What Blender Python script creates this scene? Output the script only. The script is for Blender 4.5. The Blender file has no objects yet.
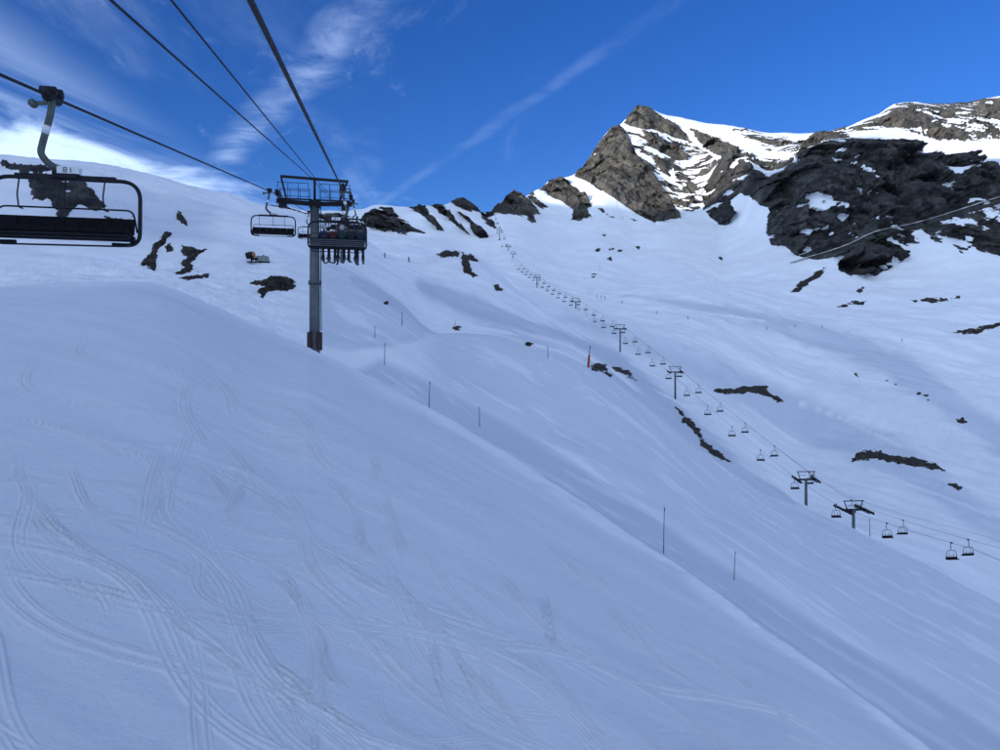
import bpy, math, random
import numpy as np
from mathutils import Vector, Matrix
random.seed(7); rng = np.random.default_rng(7)
sc = bpy.context.scene
col = sc.collection

# ------------------------------------------------------------------ camera, sky, sun, exposure
F = 750.0; HX = 500.0; HY = 395.0          # focal length and horizon of the photograph in its own pixels
cam_d = bpy.data.cameras.new('camera'); cam = bpy.data.objects.new('camera', cam_d); col.objects.link(cam)
cam.location = (0, 0, 0); cam.rotation_euler = (math.radians(90), 0, 0)
cam_d.sensor_width = 36; cam_d.lens = 27.0; cam_d.shift_y = 0.020
cam_d.clip_start = 0.1; cam_d.clip_end = 20000
sc.camera = cam

SUN_AZ = -128.0      # compass bearing of the sun, 0 = straight ahead, negative = left
SUN_EL = 8.0
SKY_STRENGTH = 0.084
SUN_STRENGTH = 2.0
EXPOSURE = 1.38
FILL_VEIL = .87; CLOUD = 1.2

def V3(u, v, d):
    return np.array([(u-HX)/F*d, d, (HY-v)/F*d])
def dirpx(u, v):
    p = V3(u, v, 1.0); return p/np.linalg.norm(p)

sa, se = math.radians(SUN_AZ), math.radians(SUN_EL)
sun_dir = Vector((math.sin(sa)*math.cos(se), math.cos(sa)*math.cos(se), math.sin(se)))
sd = bpy.data.lights.new('sun', 'SUN'); so = bpy.data.objects.new('sun', sd); col.objects.link(so)
sd.energy = SUN_STRENGTH; sd.angle = math.radians(0.53); sd.color = (1.0, 0.95, 0.88)
so.rotation_euler = sun_dir.to_track_quat('Z', 'Y').to_euler()

world = bpy.data.worlds.new('World'); sc.world = world; world.use_nodes = True
wn = world.node_tree.nodes; wl = world.node_tree.links; wn.clear()
class G:
    """tiny node-graph helper"""
    def __init__(s, tree): s.n = tree.nodes; s.l = tree.links
    def new(s, t, **k):
        n = s.n.new(t)
        for a, b in k.items(): setattr(n, a, b)
        return n
    def put(s, sock, v):
        if hasattr(v, 'is_output') or isinstance(v, bpy.types.NodeSocket): s.l.new(v, sock)
        else: sock.default_value = v
    def math(s, op, a, b=0.0, c=0.0, clamp=False):
        n = s.new('ShaderNodeMath', operation=op, use_clamp=clamp)
        for i, x in enumerate((a, b, c)): s.put(n.inputs[i], x)
        return n.outputs[0]
    def smooth(s, x, lo, hi, a=0.0, b=1.0):
        n = s.new('ShaderNodeMapRange', interpolation_type='SMOOTHSTEP')
        s.put(n.inputs[0], x); s.put(n.inputs[1], lo); s.put(n.inputs[2], hi); s.put(n.inputs[3], a); s.put(n.inputs[4], b)
        return n.outputs[0]
    def noise(s, vec, scale, detail=4, rough=.55, dist=0.0):
        n = s.new('ShaderNodeTexNoise'); s.put(n.inputs['Vector'], vec)
        n.inputs['Scale'].default_value = scale; n.inputs['Detail'].default_value = detail
        n.inputs['Roughness'].default_value = rough; n.inputs['Distortion'].default_value = dist
        return n.outputs[0]
    def mix(s, f, a, b):
        n = s.new('ShaderNodeMix', data_type='RGBA')
        s.put(n.inputs[0], f); s.put(n.inputs[6], a); s.put(n.inputs[7], b)
        return n.outputs[2]
    def mapping(s, vec, loc=(0,0,0), rot=(0,0,0), scale=(1,1,1)):
        n = s.new('ShaderNodeMapping'); s.put(n.inputs[0], vec)
        n.inputs[1].default_value = loc; n.inputs[2].default_value = rot; n.inputs[3].default_value = scale
        return n.outputs[0]
    def comb(s, x, y, z):
        n = s.new('ShaderNodeCombineXYZ')
        for i, q in enumerate((x, y, z)): s.put(n.inputs[i], q)
        return n.outputs[0]

g = G(world.node_tree)
sky = g.new('ShaderNodeTexSky', sky_type='NISHITA'); sky.sun_disc = False
sky.sun_elevation = se; sky.sun_rotation = sa
sky.altitude = 2400; sky.air_density = 1.0; sky.dust_density = 0.3; sky.ozone_density = 2.5
hs = g.new('ShaderNodeHueSaturation'); hs.inputs['Saturation'].default_value = 1.25; hs.inputs['Hue'].default_value = .523; hs.inputs['Value'].default_value = 1.0
wl.new(sky.outputs[0], hs.inputs['Color'])
tc = g.new('ShaderNodeTexCoord'); sx = g.new('ShaderNodeSeparateXYZ'); wl.new(tc.outputs['Generated'], sx.inputs[0])
x_, y_, z_ = sx.outputs
zc = g.math('MAXIMUM', z_, 0.04)
px_ = g.math('DIVIDE', x_, zc); py_ = g.math('DIVIDE', y_, zc)      # a point on the high cloud layer
P = g.comb(px_, py_, 0.0)
def streak(p0, p1, width, nscale):                                   # an old contrail: a straight line on that layer
    a = dirpx(*p0); b = dirpx(*p1); a = a[:2]/a[2]; b = b[:2]/b[2]
    t = (b-a)/np.linalg.norm(b-a); n = np.array([-t[1], t[0]])
    wob = g.math('MULTIPLY', g.math('SUBTRACT', g.noise(P, 1.6, 3), .5), width*2.2)
    dd = g.math('ADD', g.math('MULTIPLY_ADD', px_, float(n[0]), float(-n@a)), g.math('MULTIPLY', py_, float(n[1])))
    dd = g.math('ABSOLUTE', g.math('ADD', dd, wob))
    body = g.smooth(dd, width, width*.1)
    return g.math('MULTIPLY', body, g.smooth(g.noise(P, nscale, 6, .65, .6), .30, .75))
rot = g.mapping(P, rot=(0,0,math.radians(28)), scale=(1.1,.42,1))
cirrus = g.smooth(g.noise(rot, 1.7, 8, .62, .4), .50, .92)
leftness = g.smooth(px_, .35, -1.0)
cirrus = g.math('MULTIPLY', cirrus, leftness)
wisps = g.smooth(g.noise(g.mapping(P, loc=(3.1,1.7,0), rot=(0,0,.3), scale=(1.3,.55,1)), 2.1, 9, .68, .7), .56, .80)
wisps = g.math('MULTIPLY', wisps, leftness)
s1 = g.math('MULTIPLY', streak((680,0), (385,200), .05, 2.5), .04)
s2 = g.math('MULTIPLY', streak((365,10), (205,185), .12, 3.8), .14)
edge = g.math('SUBTRACT', g.math('MULTIPLY_ADD', x_, -.215, .200), z_)
bank = g.math('ADD', edge, g.math('MULTIPLY', g.math('SUBTRACT', g.noise(g.mapping(tc.outputs['Generated'], scale=(1,1,3.2)), 7.0, 7, .6, .5), .5), .13))
bank = g.math('MULTIPLY', g.smooth(bank, -.004, .05), g.smooth(x_, -.20, -.30))
cl = g.math('ADD', g.math('MULTIPLY', cirrus, .12), g.math('MULTIPLY', wisps, .17))
fill_veil = g.math('MAXIMUM', g.smooth(px_, -1.15, -2.4), g.math('MULTIPLY', g.smooth(py_, .6, -.8), .75))  # unseen bright cloud left and behind, added as fill for the shaded snow
fill_veil = g.math('MULTIPLY', fill_veil, g.smooth(g.noise(g.mapping(P, loc=(7,2,0), rot=(0,0,.5), scale=(1,.6,1)), .9, 7, .6, .8), .34, .62))
cl = g.math('MAXIMUM', cl, g.math('MULTIPLY', fill_veil, FILL_VEIL))
cl = g.math('MAXIMUM', cl, s1); cl = g.math('MAXIMUM', cl, s2); cl = g.math('MAXIMUM', cl, g.math('MULTIPLY', bank, .42), clamp=True)
bg1 = g.new('ShaderNodeBackground'); wl.new(hs.outputs[0], bg1.inputs[0]); bg1.inputs[1].default_value = SKY_STRENGTH
bg2 = g.new('ShaderNodeBackground'); bg2.inputs[0].default_value = (.60, .735, .915, 1); bg2.inputs[1].default_value = CLOUD
ms = g.new('ShaderNodeMixShader'); wl.new(cl, ms.inputs[0]); wl.new(bg1.outputs[0], ms.inputs[1]); wl.new(bg2.outputs[0], ms.inputs[2])
wo = g.new('ShaderNodeOutputWorld'); wl.new(ms.outputs[0], wo.inputs[0])

vs = sc.view_settings
sc.display_settings.display_device = 'sRGB'
vs.view_transform = 'Standard'; vs.look = 'None'; vs.exposure = EXPOSURE; vs.gamma = 1.0; vs.use_curve_mapping = False
sc.cycles.use_denoising = True
sc.cycles.max_bounces = 6; sc.cycles.diffuse_bounces = 4

# ------------------------------------------------------------------ materials
MATS = {}
def new_mat(name):
    m = bpy.data.materials.new(name); m.use_nodes = True; m.node_tree.nodes.clear()
    q = G(m.node_tree); b = q.new('ShaderNodeBsdfPrincipled'); o = q.new('ShaderNodeOutputMaterial')
    q.l.new(b.outputs[0], o.inputs[0]); MATS[name] = m
    return m, q, b
def plain(name, colr, rough=.6, metal=0.0, vary=.25, scale=3.0, bump=0.0, spec=.4):
    m, q, b = new_mat(name)
    t = q.new('ShaderNodeTexCoord')
    n = q.noise(t.outputs['Object'], scale, 5, .6)
    c0 = tuple(c*(1-vary) for c in colr)+(1,); c1 = tuple(min(1, c*(1+vary)) for c in colr)+(1,)
    q.l.new(q.mix(q.smooth(n, .3, .7), c0, c1), b.inputs['Base Color'])
    b.inputs['Roughness'].default_value = rough; b.inputs['Metallic'].default_value = metal
    b.inputs['Specular IOR Level'].default_value = spec
    if bump:
        bm = q.new('ShaderNodeBump'); bm.inputs['Strength'].default_value = bump; bm.inputs['Distance'].default_value = .02
        q.l.new(q.noise(t.outputs['Object'], scale*6, 4), bm.inputs['Height']); q.l.new(bm.outputs[0], b.inputs['Normal'])
    return m
plain('galv', (.105,.122,.128), .55, .55, .18, 2.0, .1)
plain('dark_steel', (.013,.014,.017), .55, 0, .3, 4.0, .1, .18)
plain('green_steel', (.075,.095,.085), .5, .2, .22, 6.0, .1)
plain('rope_steel', (.014,.015,.018), .6, 0, .08, 2.0, 0, .15)
plain('cushion', (.006,.0055,.008), .8, 0, .3, 9.0, .2, .12)
plain('slat_grey', (.050,.056,.066), .6, 0, .2, 5.0, .1)
plain('rust_pad', (.040,.018,.016), .8, 0, .4, 5.0, .3)
plain('red_pad', (.42,.045,.020), .75, 0, .18, 6.0, .2)
plain('white_plate', (.70,.72,.72), .5, 0, .06, 10.0)
plain('black_print', (.01,.01,.01), .6, 0, .0, 10.0)
plain('pole_wood', (.05,.05,.055), .7, 0, .3, 5.0)
plain('orange_paint', (.33,.15,.05), .6, 0, .2, 5.0)
plain('grey_cover', (.20,.24,.25), .7, 0, .15, 2.0, .2)
plain('concrete', (.22,.22,.21), .85, 0, .2, 2.0, .3)
for nm, c in (('jacket_black',(.012,.012,.015)),('jacket_navy',(.018,.025,.06)),('jacket_red',(.085,.012,.016)),('jacket_teal',(.012,.040,.052)),
              ('trouser_black',(.010,.010,.012)),('trouser_grey',(.05,.05,.055)),('skin',(.45,.28,.2)),('helmet_white',(.55,.56,.58)),('helmet_black',(.015,.015,.017)),
              ('ski_base',(.03,.03,.04)),('boot',(.02,.02,.022))):
    plain(nm, c, .7, 0, .15, 8.0)

def rock_color(q, pos, warm):
    n1 = q.noise(pos, .045, 6, .6, .4); n2 = q.noise(pos, .30, 6, .65)
    n3 = q.noise(q.mapping(pos, rot=(.5,.6,.2), scale=(1,1,2.0)), .055, 9, .74, 1.0)
    dark = q.mix(q.smooth(n3, .38, .64), (.018,.018,.020,1), (.135,.128,.116,1))
    dark = q.mix(q.smooth(n1, .30, .70), q.mix(.45, dark, (.014,.014,.016,1)), dark)
    brown = q.mix(q.smooth(n1, .35, .65), (.078,.069,.056,1), (.175,.156,.127,1))
    c = q.mix(warm, dark, brown)
    return q.mix(q.smooth(n2, .30, .72), q.mix(.55, c, (.010,.010,.012,1)), c)

def terrain_material(name, near):
    m, q, b = new_mat(name)
    geo = q.new('ShaderNodeNewGeometry'); pos = geo.outputs['Position']
    def attr(n):
        a = q.new('ShaderNodeAttribute'); a.attribute_name = n; return a.outputs['Fac']
    rock, warm, groom_shade = attr('rock'), attr('warm'), attr('groom_shade')
    fine = q.math('MULTIPLY', q.math('SUBTRACT', q.noise(pos, .33, 5, .65), .5), .55)
    rock = q.smooth(q.math('ADD', rock, fine), .0, .07)
    n_big = q.noise(pos, .012, 4, .5); n_mid = q.noise(pos, .11, 5, .6)
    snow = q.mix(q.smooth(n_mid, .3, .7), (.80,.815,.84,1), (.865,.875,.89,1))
    snow = q.mix(q.math('MAXIMUM', groom_shade, 0.0), snow, (.57,.615,.685,1))  # grey of groomed snow, also carries the painted shade
    snow = q.mix(q.math('MAXIMUM', q.math('MULTIPLY', groom_shade, -1.0), 0.0), snow, (.935,.945,.955,1))
    rc = rock_color(q, pos, warm)
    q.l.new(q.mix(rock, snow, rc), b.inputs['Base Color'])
    q.put(b.inputs['Roughness'], q.math('MULTIPLY_ADD', rock, .25, .62))
    b.inputs['Specular IOR Level'].default_value = .25
    # relief
    if near:
        h = q.math('ADD', q.math('MULTIPLY', q.noise(pos, 1.3, 6, .62), .050), q.math('MULTIPLY', q.noise(pos, 8.0, 8, .72), .026))
        fall = q.mapping(pos, rot=(0,0,math.radians(20)), scale=(.35,3.2,1))
        h = q.math('ADD', h, q.math('MULTIPLY', q.noise(fall, 1.0, 4, .6), .020))
    else:
        h = q.math('ADD', q.math('MULTIPLY', q.noise(pos, .22, 6, .6), .22), q.math('MULTIPLY', q.noise(pos, .9, 4, .6), .05))
        rel = q.math('MULTIPLY', q.noise(pos, .45, 7, .72), 1.5)
        h = q.math('ADD', h, q.math('MULTIPLY', rel, rock))
    bm = q.new('ShaderNodeBump'); bm.inputs['Strength'].default_value = 1.0 if near else .9; bm.inputs['Distance'].default_value = 1.0
    q.l.new(h, bm.inputs['Height']); q.l.new(bm.outputs[0], b.inputs['Normal'])
    return m
terrain_material('snow_near', True); terrain_material('snow_far', False)
def outcrop_material():
    m, q, b = new_mat('outcrop')
    geo = q.new('ShaderNodeNewGeometry'); pos = geo.outputs['Position']
    n1 = q.noise(pos, .9, 6, .6); n2 = q.noise(pos, 5.0, 5, .6)
    c = q.mix(q.smooth(n1, .35, .65), (.016,.015,.014,1), (.080,.066,.046,1))
    c = q.mix(q.smooth(q.noise(pos, .35, 5, .6), .52, .68), c, (.100,.080,.050,1))
    q.l.new(q.mix(q.smooth(n2, .35, .7), q.mix(.5, c, (.006,.006,.006,1)), c), b.inputs['Base Color'])
    b.inputs['Roughness'].default_value = .9; b.inputs['Specular IOR Level'].default_value = .2
    bm = q.new('ShaderNodeBump'); bm.inputs['Strength'].default_value = .8; bm.inputs['Distance'].default_value = .3
    q.l.new(q.noise(pos, 2.0, 7, .7), bm.inputs['Height']); q.l.new(bm.outputs[0], b.inputs['Normal'])
outcrop_material()

# ------------------------------------------------------------------ numpy noise
_perm = np.random.default_rng(11).permutation(256).astype(np.int64); _perm = np.concatenate([_perm,_perm,_perm])
_ang = np.random.default_rng(12).random(256)*2*np.pi; _gx = np.cos(_ang); _gy = np.sin(_ang)
def perlin(x, y):
    xi = np.floor(x).astype(np.int64); yi = np.floor(y).astype(np.int64)
    xf = x-xi; yf = y-yi; xi &= 255; yi &= 255
    u = xf*xf*xf*(xf*(xf*6-15)+10); v = yf*yf*yf*(yf*(yf*6-15)+10)
    def gr(ix, iy, fx, fy):
        h = _perm[_perm[ix & 255]+(iy & 255)]; return _gx[h]*fx+_gy[h]*fy
    a = gr(xi,yi,xf,yf); b = gr(xi+1,yi,xf-1,yf); c = gr(xi,yi+1,xf,yf-1); d = gr(xi+1,yi+1,xf-1,yf-1)
    return ((a*(1-u)+b*u)*(1-v)+(c*(1-u)+d*u)*v)*1.5
def fbm(x, y, octv=4, gain=.5, lac=2.03):
    s = np.zeros_like(x); a = 1.0
    for i in range(octv):
        s += a*perlin(x+17.3*i, y-9.1*i); x = x*lac; y = y*lac; a *= gain
    return s
def ridged(x, y, octv=4, gain=.55):
    s = np.zeros_like(x); a = 1.0
    for i in range(octv):
        s += a*(1-2*np.abs(perlin(x+31.7*i, y+5.3*i))); x = x*2.07; y = y*2.07; a *= gain
    return s
def facets(x, z, size, seed):
    """broken rock: every block is a plane of its own; returns offset and lean of the block under each point"""
    gx_ = x/size; gz_ = z/size; best = np.full(x.shape, 1e9); off = np.zeros_like(x); lean = np.zeros_like(x)
    cx = np.floor(gx_).astype(np.int64); cz = np.floor(gz_).astype(np.int64)
    tab = np.random.default_rng(seed).random((256, 5))
    for di in (-1, 0, 1):
        for dj in (-1, 0, 1):
            i = cx+di; j = cz+dj; t = tab[_perm[_perm[i & 255]+(j & 255)]]
            dx = gx_-(i+.1+.8*t[...,0]); dz = gz_-(j+.1+.8*t[...,1]); d2 = dx*dx+dz*dz; m_ = d2 < best
            o_ = (t[...,2]-.5)*.5+(t[...,3]-.5)*1.5*dx+(t[...,4]-.5)*1.5*dz
            best = np.where(m_, d2, best); off = np.where(m_, o_, off); lean = np.where(m_, t[...,4]-.5, lean)
    return off*size, lean
def pchip_slopes(x, y):
    """x, y of shape (K, n): monotone cubic slopes along axis 0"""
    h = np.diff(x, axis=0); dl = np.diff(y, axis=0)/h
    m = np.zeros_like(y); m[0] = dl[0]; m[-1] = dl[-1]
    w1 = 2*h[1:]+h[:-1]; w2 = h[1:]+2*h[:-1]
    same = dl[1:]*dl[:-1] > 0
    with np.errstate(divide='ignore', invalid='ignore'):
        hm = (w1+w2)/(w1/dl[:-1]+w2/dl[1:])
    m[1:-1] = np.where(same, hm, 0.0); return m
def pchip1(x, y, q):
    x = np.asarray(x, float)[:,None]; y = np.asarray(y, float)[:,None]
    m = pchip_slopes(x, y)[:,0]; x = x[:,0]; y = y[:,0]
    q = np.clip(q, x[0], x[-1]); i = np.clip(np.searchsorted(x, q, side='right')-1, 0, len(x)-2)
    h = x[i+1]-x[i]; t = (q-x[i])/h
    return (2*t**3-3*t*t+1)*y[i]+(t**3-2*t*t+t)*h*m[i]+(-2*t**3+3*t*t)*y[i+1]+(t**3-t*t)*h*m[i+1]

# ------------------------------------------------------------------ the lie of the land
# lines across the valley, near to far: (column, row, distance ahead in metres); beyond +-56 degrees (bearing, radius, height)
def plane_d(u, v, a=-8.0, b=-.364, c=.1275):      # the groomed run under the lift is close to one tilted plane
    X = (u-HX)/F; Z = (HY-v)/F; return a/(Z-b*X-c)
uu = [-600,-300,0,150,300,500,700,930,1100,1400,1600]
K1v = [900,900,900,900,900,900,900,960,1080,1260,1400]
LINES = [
 ('near', [(u, v, min(30, plane_d(u, v))) for u, v in zip(uu, K1v)],
   [(-90,8,-5),(-130,8,-6),(-180,9,-9),(130,9,-11),(90,9,-11)]),
 ('crestA', [(-600,300,44),(-300,291,47),(0,287,50),(60,284,52),(120,282,54),(150,283,54.5),(180,292,54),(215,307,53),(250,323,52),(300,345,50.5),(350,368,47.5),(400,394,44.5),(450,421,42),(500,450,39.5),(600,514,33.5),(700,581,29),(800,655,24.5),(930,752,20.4),(1100,885,17),(1400,1090,13),(1600,1210,11.5)],
   [(-90,40,4),(-130,30,-4),(-180,24,-11),(130,20,-15),(90,14,-14)]),
 ('gullyA', [(-600,318,58),(-300,304,60),(0,296,62),(60,293,63),(150,290,64),(180,297,62),(215,309,60),(250,324,58),(300,349,56),(350,376,54),(400,404,52),(450,432,51),(500,464,49),(600,529,43.5),(664,572,39),(700,597,37),(800,673,31),(930,775,26),(1100,905,22),(1400,1100,17),(1600,1220,15)],
   [(-90,55,3),(-130,45,-6),(-180,40,-14),(130,30,-19),(90,20,-18)]),
 ('midB', [(-600,300,76),(-300,291,75),(0,287,74),(150,285,75),(200,289,76),(250,300,74),(300,322,68),(350,342,68),(400,352,70),(430,372,69),(480,400,68),(540,430,65),(600,462,62),(700,525,58),(800,592,54),(930,680,48),(1000,722,45),(1100,790,40),(1400,990,30),(1600,1110,26)],
   [(-90,80,8),(-130,70,-4),(-180,60,-18),(130,50,-26),(90,34,-27)]),
 ('crestB', [(-600,282,92),(-300,280,90),(0,283,86),(150,280,88),(200,278,91),(250,270,97),(300,264,106),(325,262,111),(345,267,112),(370,280,108),(400,302,102),(440,333,96),(500,335,100),(540,343,102),(590,367,101),(640,402,99),(700,449,102),(760,489,108),(806,508,114),(860,533,114),(930,567,106),(1000,603,100),(1200,705,88),(1400,800,78),(1600,900,70)],
   [(-90,110,20),(-130,100,2),(-180,90,-24),(130,90,-34),(90,80,-38)]),
 ('dipB', [(-600,286,108),(-300,284,106),(0,287,102),(150,284,106),(200,282,108),(250,274,114),(300,270,126),(345,276,132),(370,290,130),(400,310,126),(440,340,122),(500,342,128),(540,350,130),(590,374,134),(640,410,136),(700,456,142),(760,500,148),(806,524,150),(860,548,145),(930,580,138),(1000,616,128),(1200,722,112),(1400,820,100),(1600,920,90)],
   [(-90,135,22),(-130,130,4),(-180,130,-30),(130,130,-42),(90,120,-46)]),
 ('slopeC', [(-600,258,126),(-300,258,124),(0,263,120),(60,257,124),(130,247,132),(215,244,140),(260,256,136),(300,262,146),(345,264,172),(400,277,190),(440,298,190),(500,318,190),(530,332,182),(560,343,176),(590,356,180),(620,378,195),(675,413,215),(700,430,205),(771,482,187),(806,508,180),(853,522,184),(930,538,190),(1000,560,190),(1200,625,180),(1400,700,165),(1600,780,150)],
   [(-90,170,45),(-130,180,30),(-180,200,-38),(130,210,-55),(90,210,-58)]),
 ('crestC', [(-600,130,240),(-300,150,235),(0,168,232),(60,174,232),(140,190,236),(200,204,242),(240,212,252),(270,217,258),(300,221,264),(340,231,270),(370,243,274),(400,257,278),(422,257,280),(436,252,283),(450,249,284),(468,253,284),(485,263,282),(505,279,276),(530,299,266),(560,320,262),(590,338,280),(620,353,312),(675,386,292),(720,398,295),(806,442,310),(900,440,330),(1000,452,340),(1200,490,320),(1400,540,290),(1600,600,260)],
   [(-90,280,120),(-130,300,90),(-180,340,-40),(130,340,-60),(90,340,-55)]),
 ('dipC', [(-600,180,300),(-300,195,300),(0,215,300),(200,242,306),(300,248,318),(360,258,335),(400,264,345),(440,276,350),(470,284,345),(500,292,335),(530,304,332),(560,314,345),(590,322,365),(620,331,378),(700,348,384),(806,388,392),(900,392,402),(1000,402,415),(1200,430,400),(1400,470,370),(1600,520,330)],
   [(-90,340,150),(-130,380,140),(-180,450,-30),(130,460,-55),(90,440,-45)]),
 ('bowl', [(-600,200,450),(-300,215,450),(0,235,460),(200,248,480),(300,245,500),(360,246,515),(440,254,520),(480,270,518),(500,281,516),(537,291,513),(576,300,505),(620,305,500),(700,309,508),(806,326,520),(900,329,525),(1000,327,532),(1200,345,510),(1400,370,480),(1600,410,440)],
   [(-90,480,180),(-130,500,190),(-180,600,20),(130,600,-30),(90,560,0)]),
 ('foot', [(-600,220,640),(-300,230,650),(0,238,680),(200,240,700),(300,232,715),(360,231,720),(400,232,725),(430,231,730),(470,238,735),(488,238,732),(500,234,735),(520,222,780),(540,219,820),(570,220,850),(600,213,870),(640,222,885),(680,222,885),(715,225,870),(740,228,830),(770,243,765),(800,258,715),(850,268,680),(900,268,672),(950,262,665),(1000,258,660),(1200,262,620),(1400,275,590),(1600,300,560)],
   [(-75,620,190),(-90,620,240),(-102,620,290),(-130,640,300),(-180,760,90),(130,760,20),(90,700,60)]),
 ('face', [(-600,230,700),(-300,240,710),(0,242,740),(200,238,750),(300,222,760),(360,221,760),(430,217,765),(475,222,768),(490,224,770),(500,216,790),(515,206,850),(545,200,890),(580,190,925),(615,168,960),(640,165,975),(680,172,985),(705,168,960),(722,160,905),(745,160,860),(768,180,815),(790,171,800),(805,154,792),(835,141,785),(865,140,780),(895,143,775),(920,152,765),(945,160,750),(975,164,735),(1000,169,730),(1100,175,720),(1200,185,700),(1400,205,670),(1600,230,640)],
   [(-75,740,260),(-90,740,310),(-102,740,380),(-130,760,380),(-180,880,150),(130,880,60),(90,800,120)]),
 ('shelf', [(-600,235,740),(-300,240,750),(0,242,770),(200,235,775),(300,216,785),(360,216,782),(430,211,785),(470,211,786),(488,216,786),(502,207,830),(515,198,880),(545,192,925),(580,174,980),(610,145,1030),(640,133,1045),(680,145,1050),(705,148,1030),(725,152,985),(745,155,950),(770,164,920),(800,152,900),(835,143,890),(865,140,885),(895,146,880),(920,154,880),(945,157,880),(975,156,880),(1000,155,880),(1100,160,860),(1200,165,840),(1400,185,800),(1600,210,760)],
   [(-75,800,310),(-90,800,360),(-102,800,430),(-130,820,430),(-180,960,190),(130,960,90),(90,880,160)]),
 ('skyline', [(-600,235,800),(-300,240,805),(0,240,810),(150,232,812),(235,215,814),(255,211,815),(270,206,815),(285,207,815),(300,211,812),(330,214,810),(360,213,808),(376,208,808),(390,209,808),(410,207,806),(425,205,805),(440,206,805),(452,201,805),(462,198,805),(474,202,803),(483,210,800),(490,212,806),(497,208,840),(507,197,890),(515,190,905),(521,195,912),(530,193,925),(540,189,950),(550,180,968),(560,179,985),(578,172,1010),(590,156,1030),(603,138,1052),(613,128,1065),(619,126,1072),(628,116,1082),(638,106,1090),(648,107,1095),(665,115,1105),(690,121,1112),(715,127,1110),(740,130,1105),(770,135,1100),(800,137,1095),(825,136,1090),(845,132,1080),(862,124,1070),(878,117,1060),(897,106,1050),(915,105,1050),(940,106,1050),(958,105,1050),(975,103,1050),(985,100,1050),(1000,99,1050),(1100,92,1040),(1200,100,1020),(1400,120,980),(1600,150,940)],
   [(-75,900,372),(-90,900,425),(-102,900,500),(-130,900,510),(-180,1060,260),(130,1060,150),(90,980,230)]),
]
BEYOND = 3000.0
# column bearings: one per ~1.15 px inside the frame, coarser outside
cols_u = np.arange(-70, 1071, 1.12)
a_in = np.arctan((cols_u-HX)/F)
a_l = np.radians(np.linspace(-180, math.degrees(a_in[0]), 84)[:-1]); a_r = np.radians(np.linspace(math.degrees(a_in[-1]), 180, 84)[1:])
AZ = np.concatenate([a_l, a_in, a_r]); NC = len(AZ)
RK = []; ZK = []
for name, nodes, outer in LINES:
    n = np.array(nodes, float)
    a_n = np.arctan((n[:,0]-HX)/F)
    lim = (a_n[0], a_n[-1])
    q = np.clip(AZ, *lim); uq = HX+F*np.tan(q)
    v = pchip1(n[:,0], n[:,1], uq); d = np.exp(pchip1(n[:,0], np.log(n[:,2]), uq))
    r = d/np.cos(q); z = (HY-v)/F*d
    oa = sorted([(b if b > -180 else -180, rr, zz) for b, rr, zz in outer]); oa.append((180, oa[0][1], oa[0][2]))
    i0 = np.argmin(np.abs(AZ-lim[0])); i1 = np.argmin(np.abs(AZ-lim[1]))
    left = [o for o in oa if o[0] < 0]+[(math.degrees(lim[0]), r[i0], z[i0])]
    right = [(math.degrees(lim[1]), r[i1], z[i1])]+[o for o in oa if o[0] > 0]
    for part, sel in ((left, AZ < lim[0]), (right, AZ > lim[1])):
        p = np.array(part); deg = np.degrees(AZ[sel])
        r[sel] = pchip1(p[:,0], p[:,1], deg); z[sel] = pchip1(p[:,0], p[:,2], deg)
    RK.append(r); ZK.append(z)
under = np.full(NC, 2.5)
zu = -8.0-.364*np.sin(AZ)*2.5+.1275*np.cos(AZ)*2.5
RK = np.array([under]+RK+[np.full(NC, BEYOND)]); ZK = np.array([zu]+ZK+[np.full(NC, 40.0)])
for k in range(1, len(RK)): RK[k] = np.maximum(RK[k], RK[k-1]*1.03)
MK = pchip_slopes(RK, ZK)
SEG = [10, 540, 26, 52, 78, 14, 34, 72, 14, 64, 84, 104, 44, 72, 14]
Rrows = []; Zrows = []; Krow = []
for k, n in enumerate(SEG):
    t = np.linspace(0, 1, n+1)[:-1] if k < len(SEG)-1 else np.linspace(0, 1, n+1)
    for s in t:
        r = 1/((1-s)/RK[k]+s/RK[k+1]) if k < 13 else RK[k]+(RK[k+1]-RK[k])*s
        h = RK[k+1]-RK[k]; q = (r-RK[k])/h
        z = (2*q**3-3*q*q+1)*ZK[k]+(q**3-2*q*q+q)*h*MK[k]+(-2*q**3+3*q*q)*ZK[k+1]+(q**3-q*q)*h*MK[k+1]
        Rrows.append(r); Zrows.append(z); Krow.append(k+s)
R = np.array(Rrows); Z = np.array(Zrows); Krow = np.array(Krow); NR = len(R)
X = R*np.sin(AZ)[None]; Y = R*np.cos(AZ)[None]
KK = np.repeat(Krow[:,None], NC, 1)
def sstep(x, a, b):
    t = np.clip((x-a)/(b-a), 0, 1); return t*t*(3-2*t)
# gentle relief of the snow, growing with distance
Z += fbm(X/9, Y/9, 3)*.05*sstep(KK, .5, 1.2)*(1-sstep(KK, 2.0, 2.6)*.0)
Z += (fbm(X/2.6, Y/2.6, 4, .6)*.10+ridged(X/5, Y/5, 3)*.05)*sstep(KK, 2.08, 2.3)*(1-sstep(KK, 2.9, 3.4))
Z += fbm(X/26+5, Y/26, 4)*.45*sstep(KK, 2.4, 3.5)
Z += fbm(X/11+9, Y/11, 3)*.22*sstep(KK, 2.2, 3.0)*(1-sstep(KK, 8.0, 9.0))
Z += fbm(X/75+2, Y/75+7, 4)*2.2*sstep(KK, 6.0, 8.2)
Z += fbm(X/17+4, Y/17+1, 5, .6)*.40*sstep(KK, 5.2, 6.2)*(1-sstep(KK, 11, 12))
Z += fbm(X/120+2, Y/120+3, 4)*3.0*sstep(KK, 10.0, 11.2)
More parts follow.
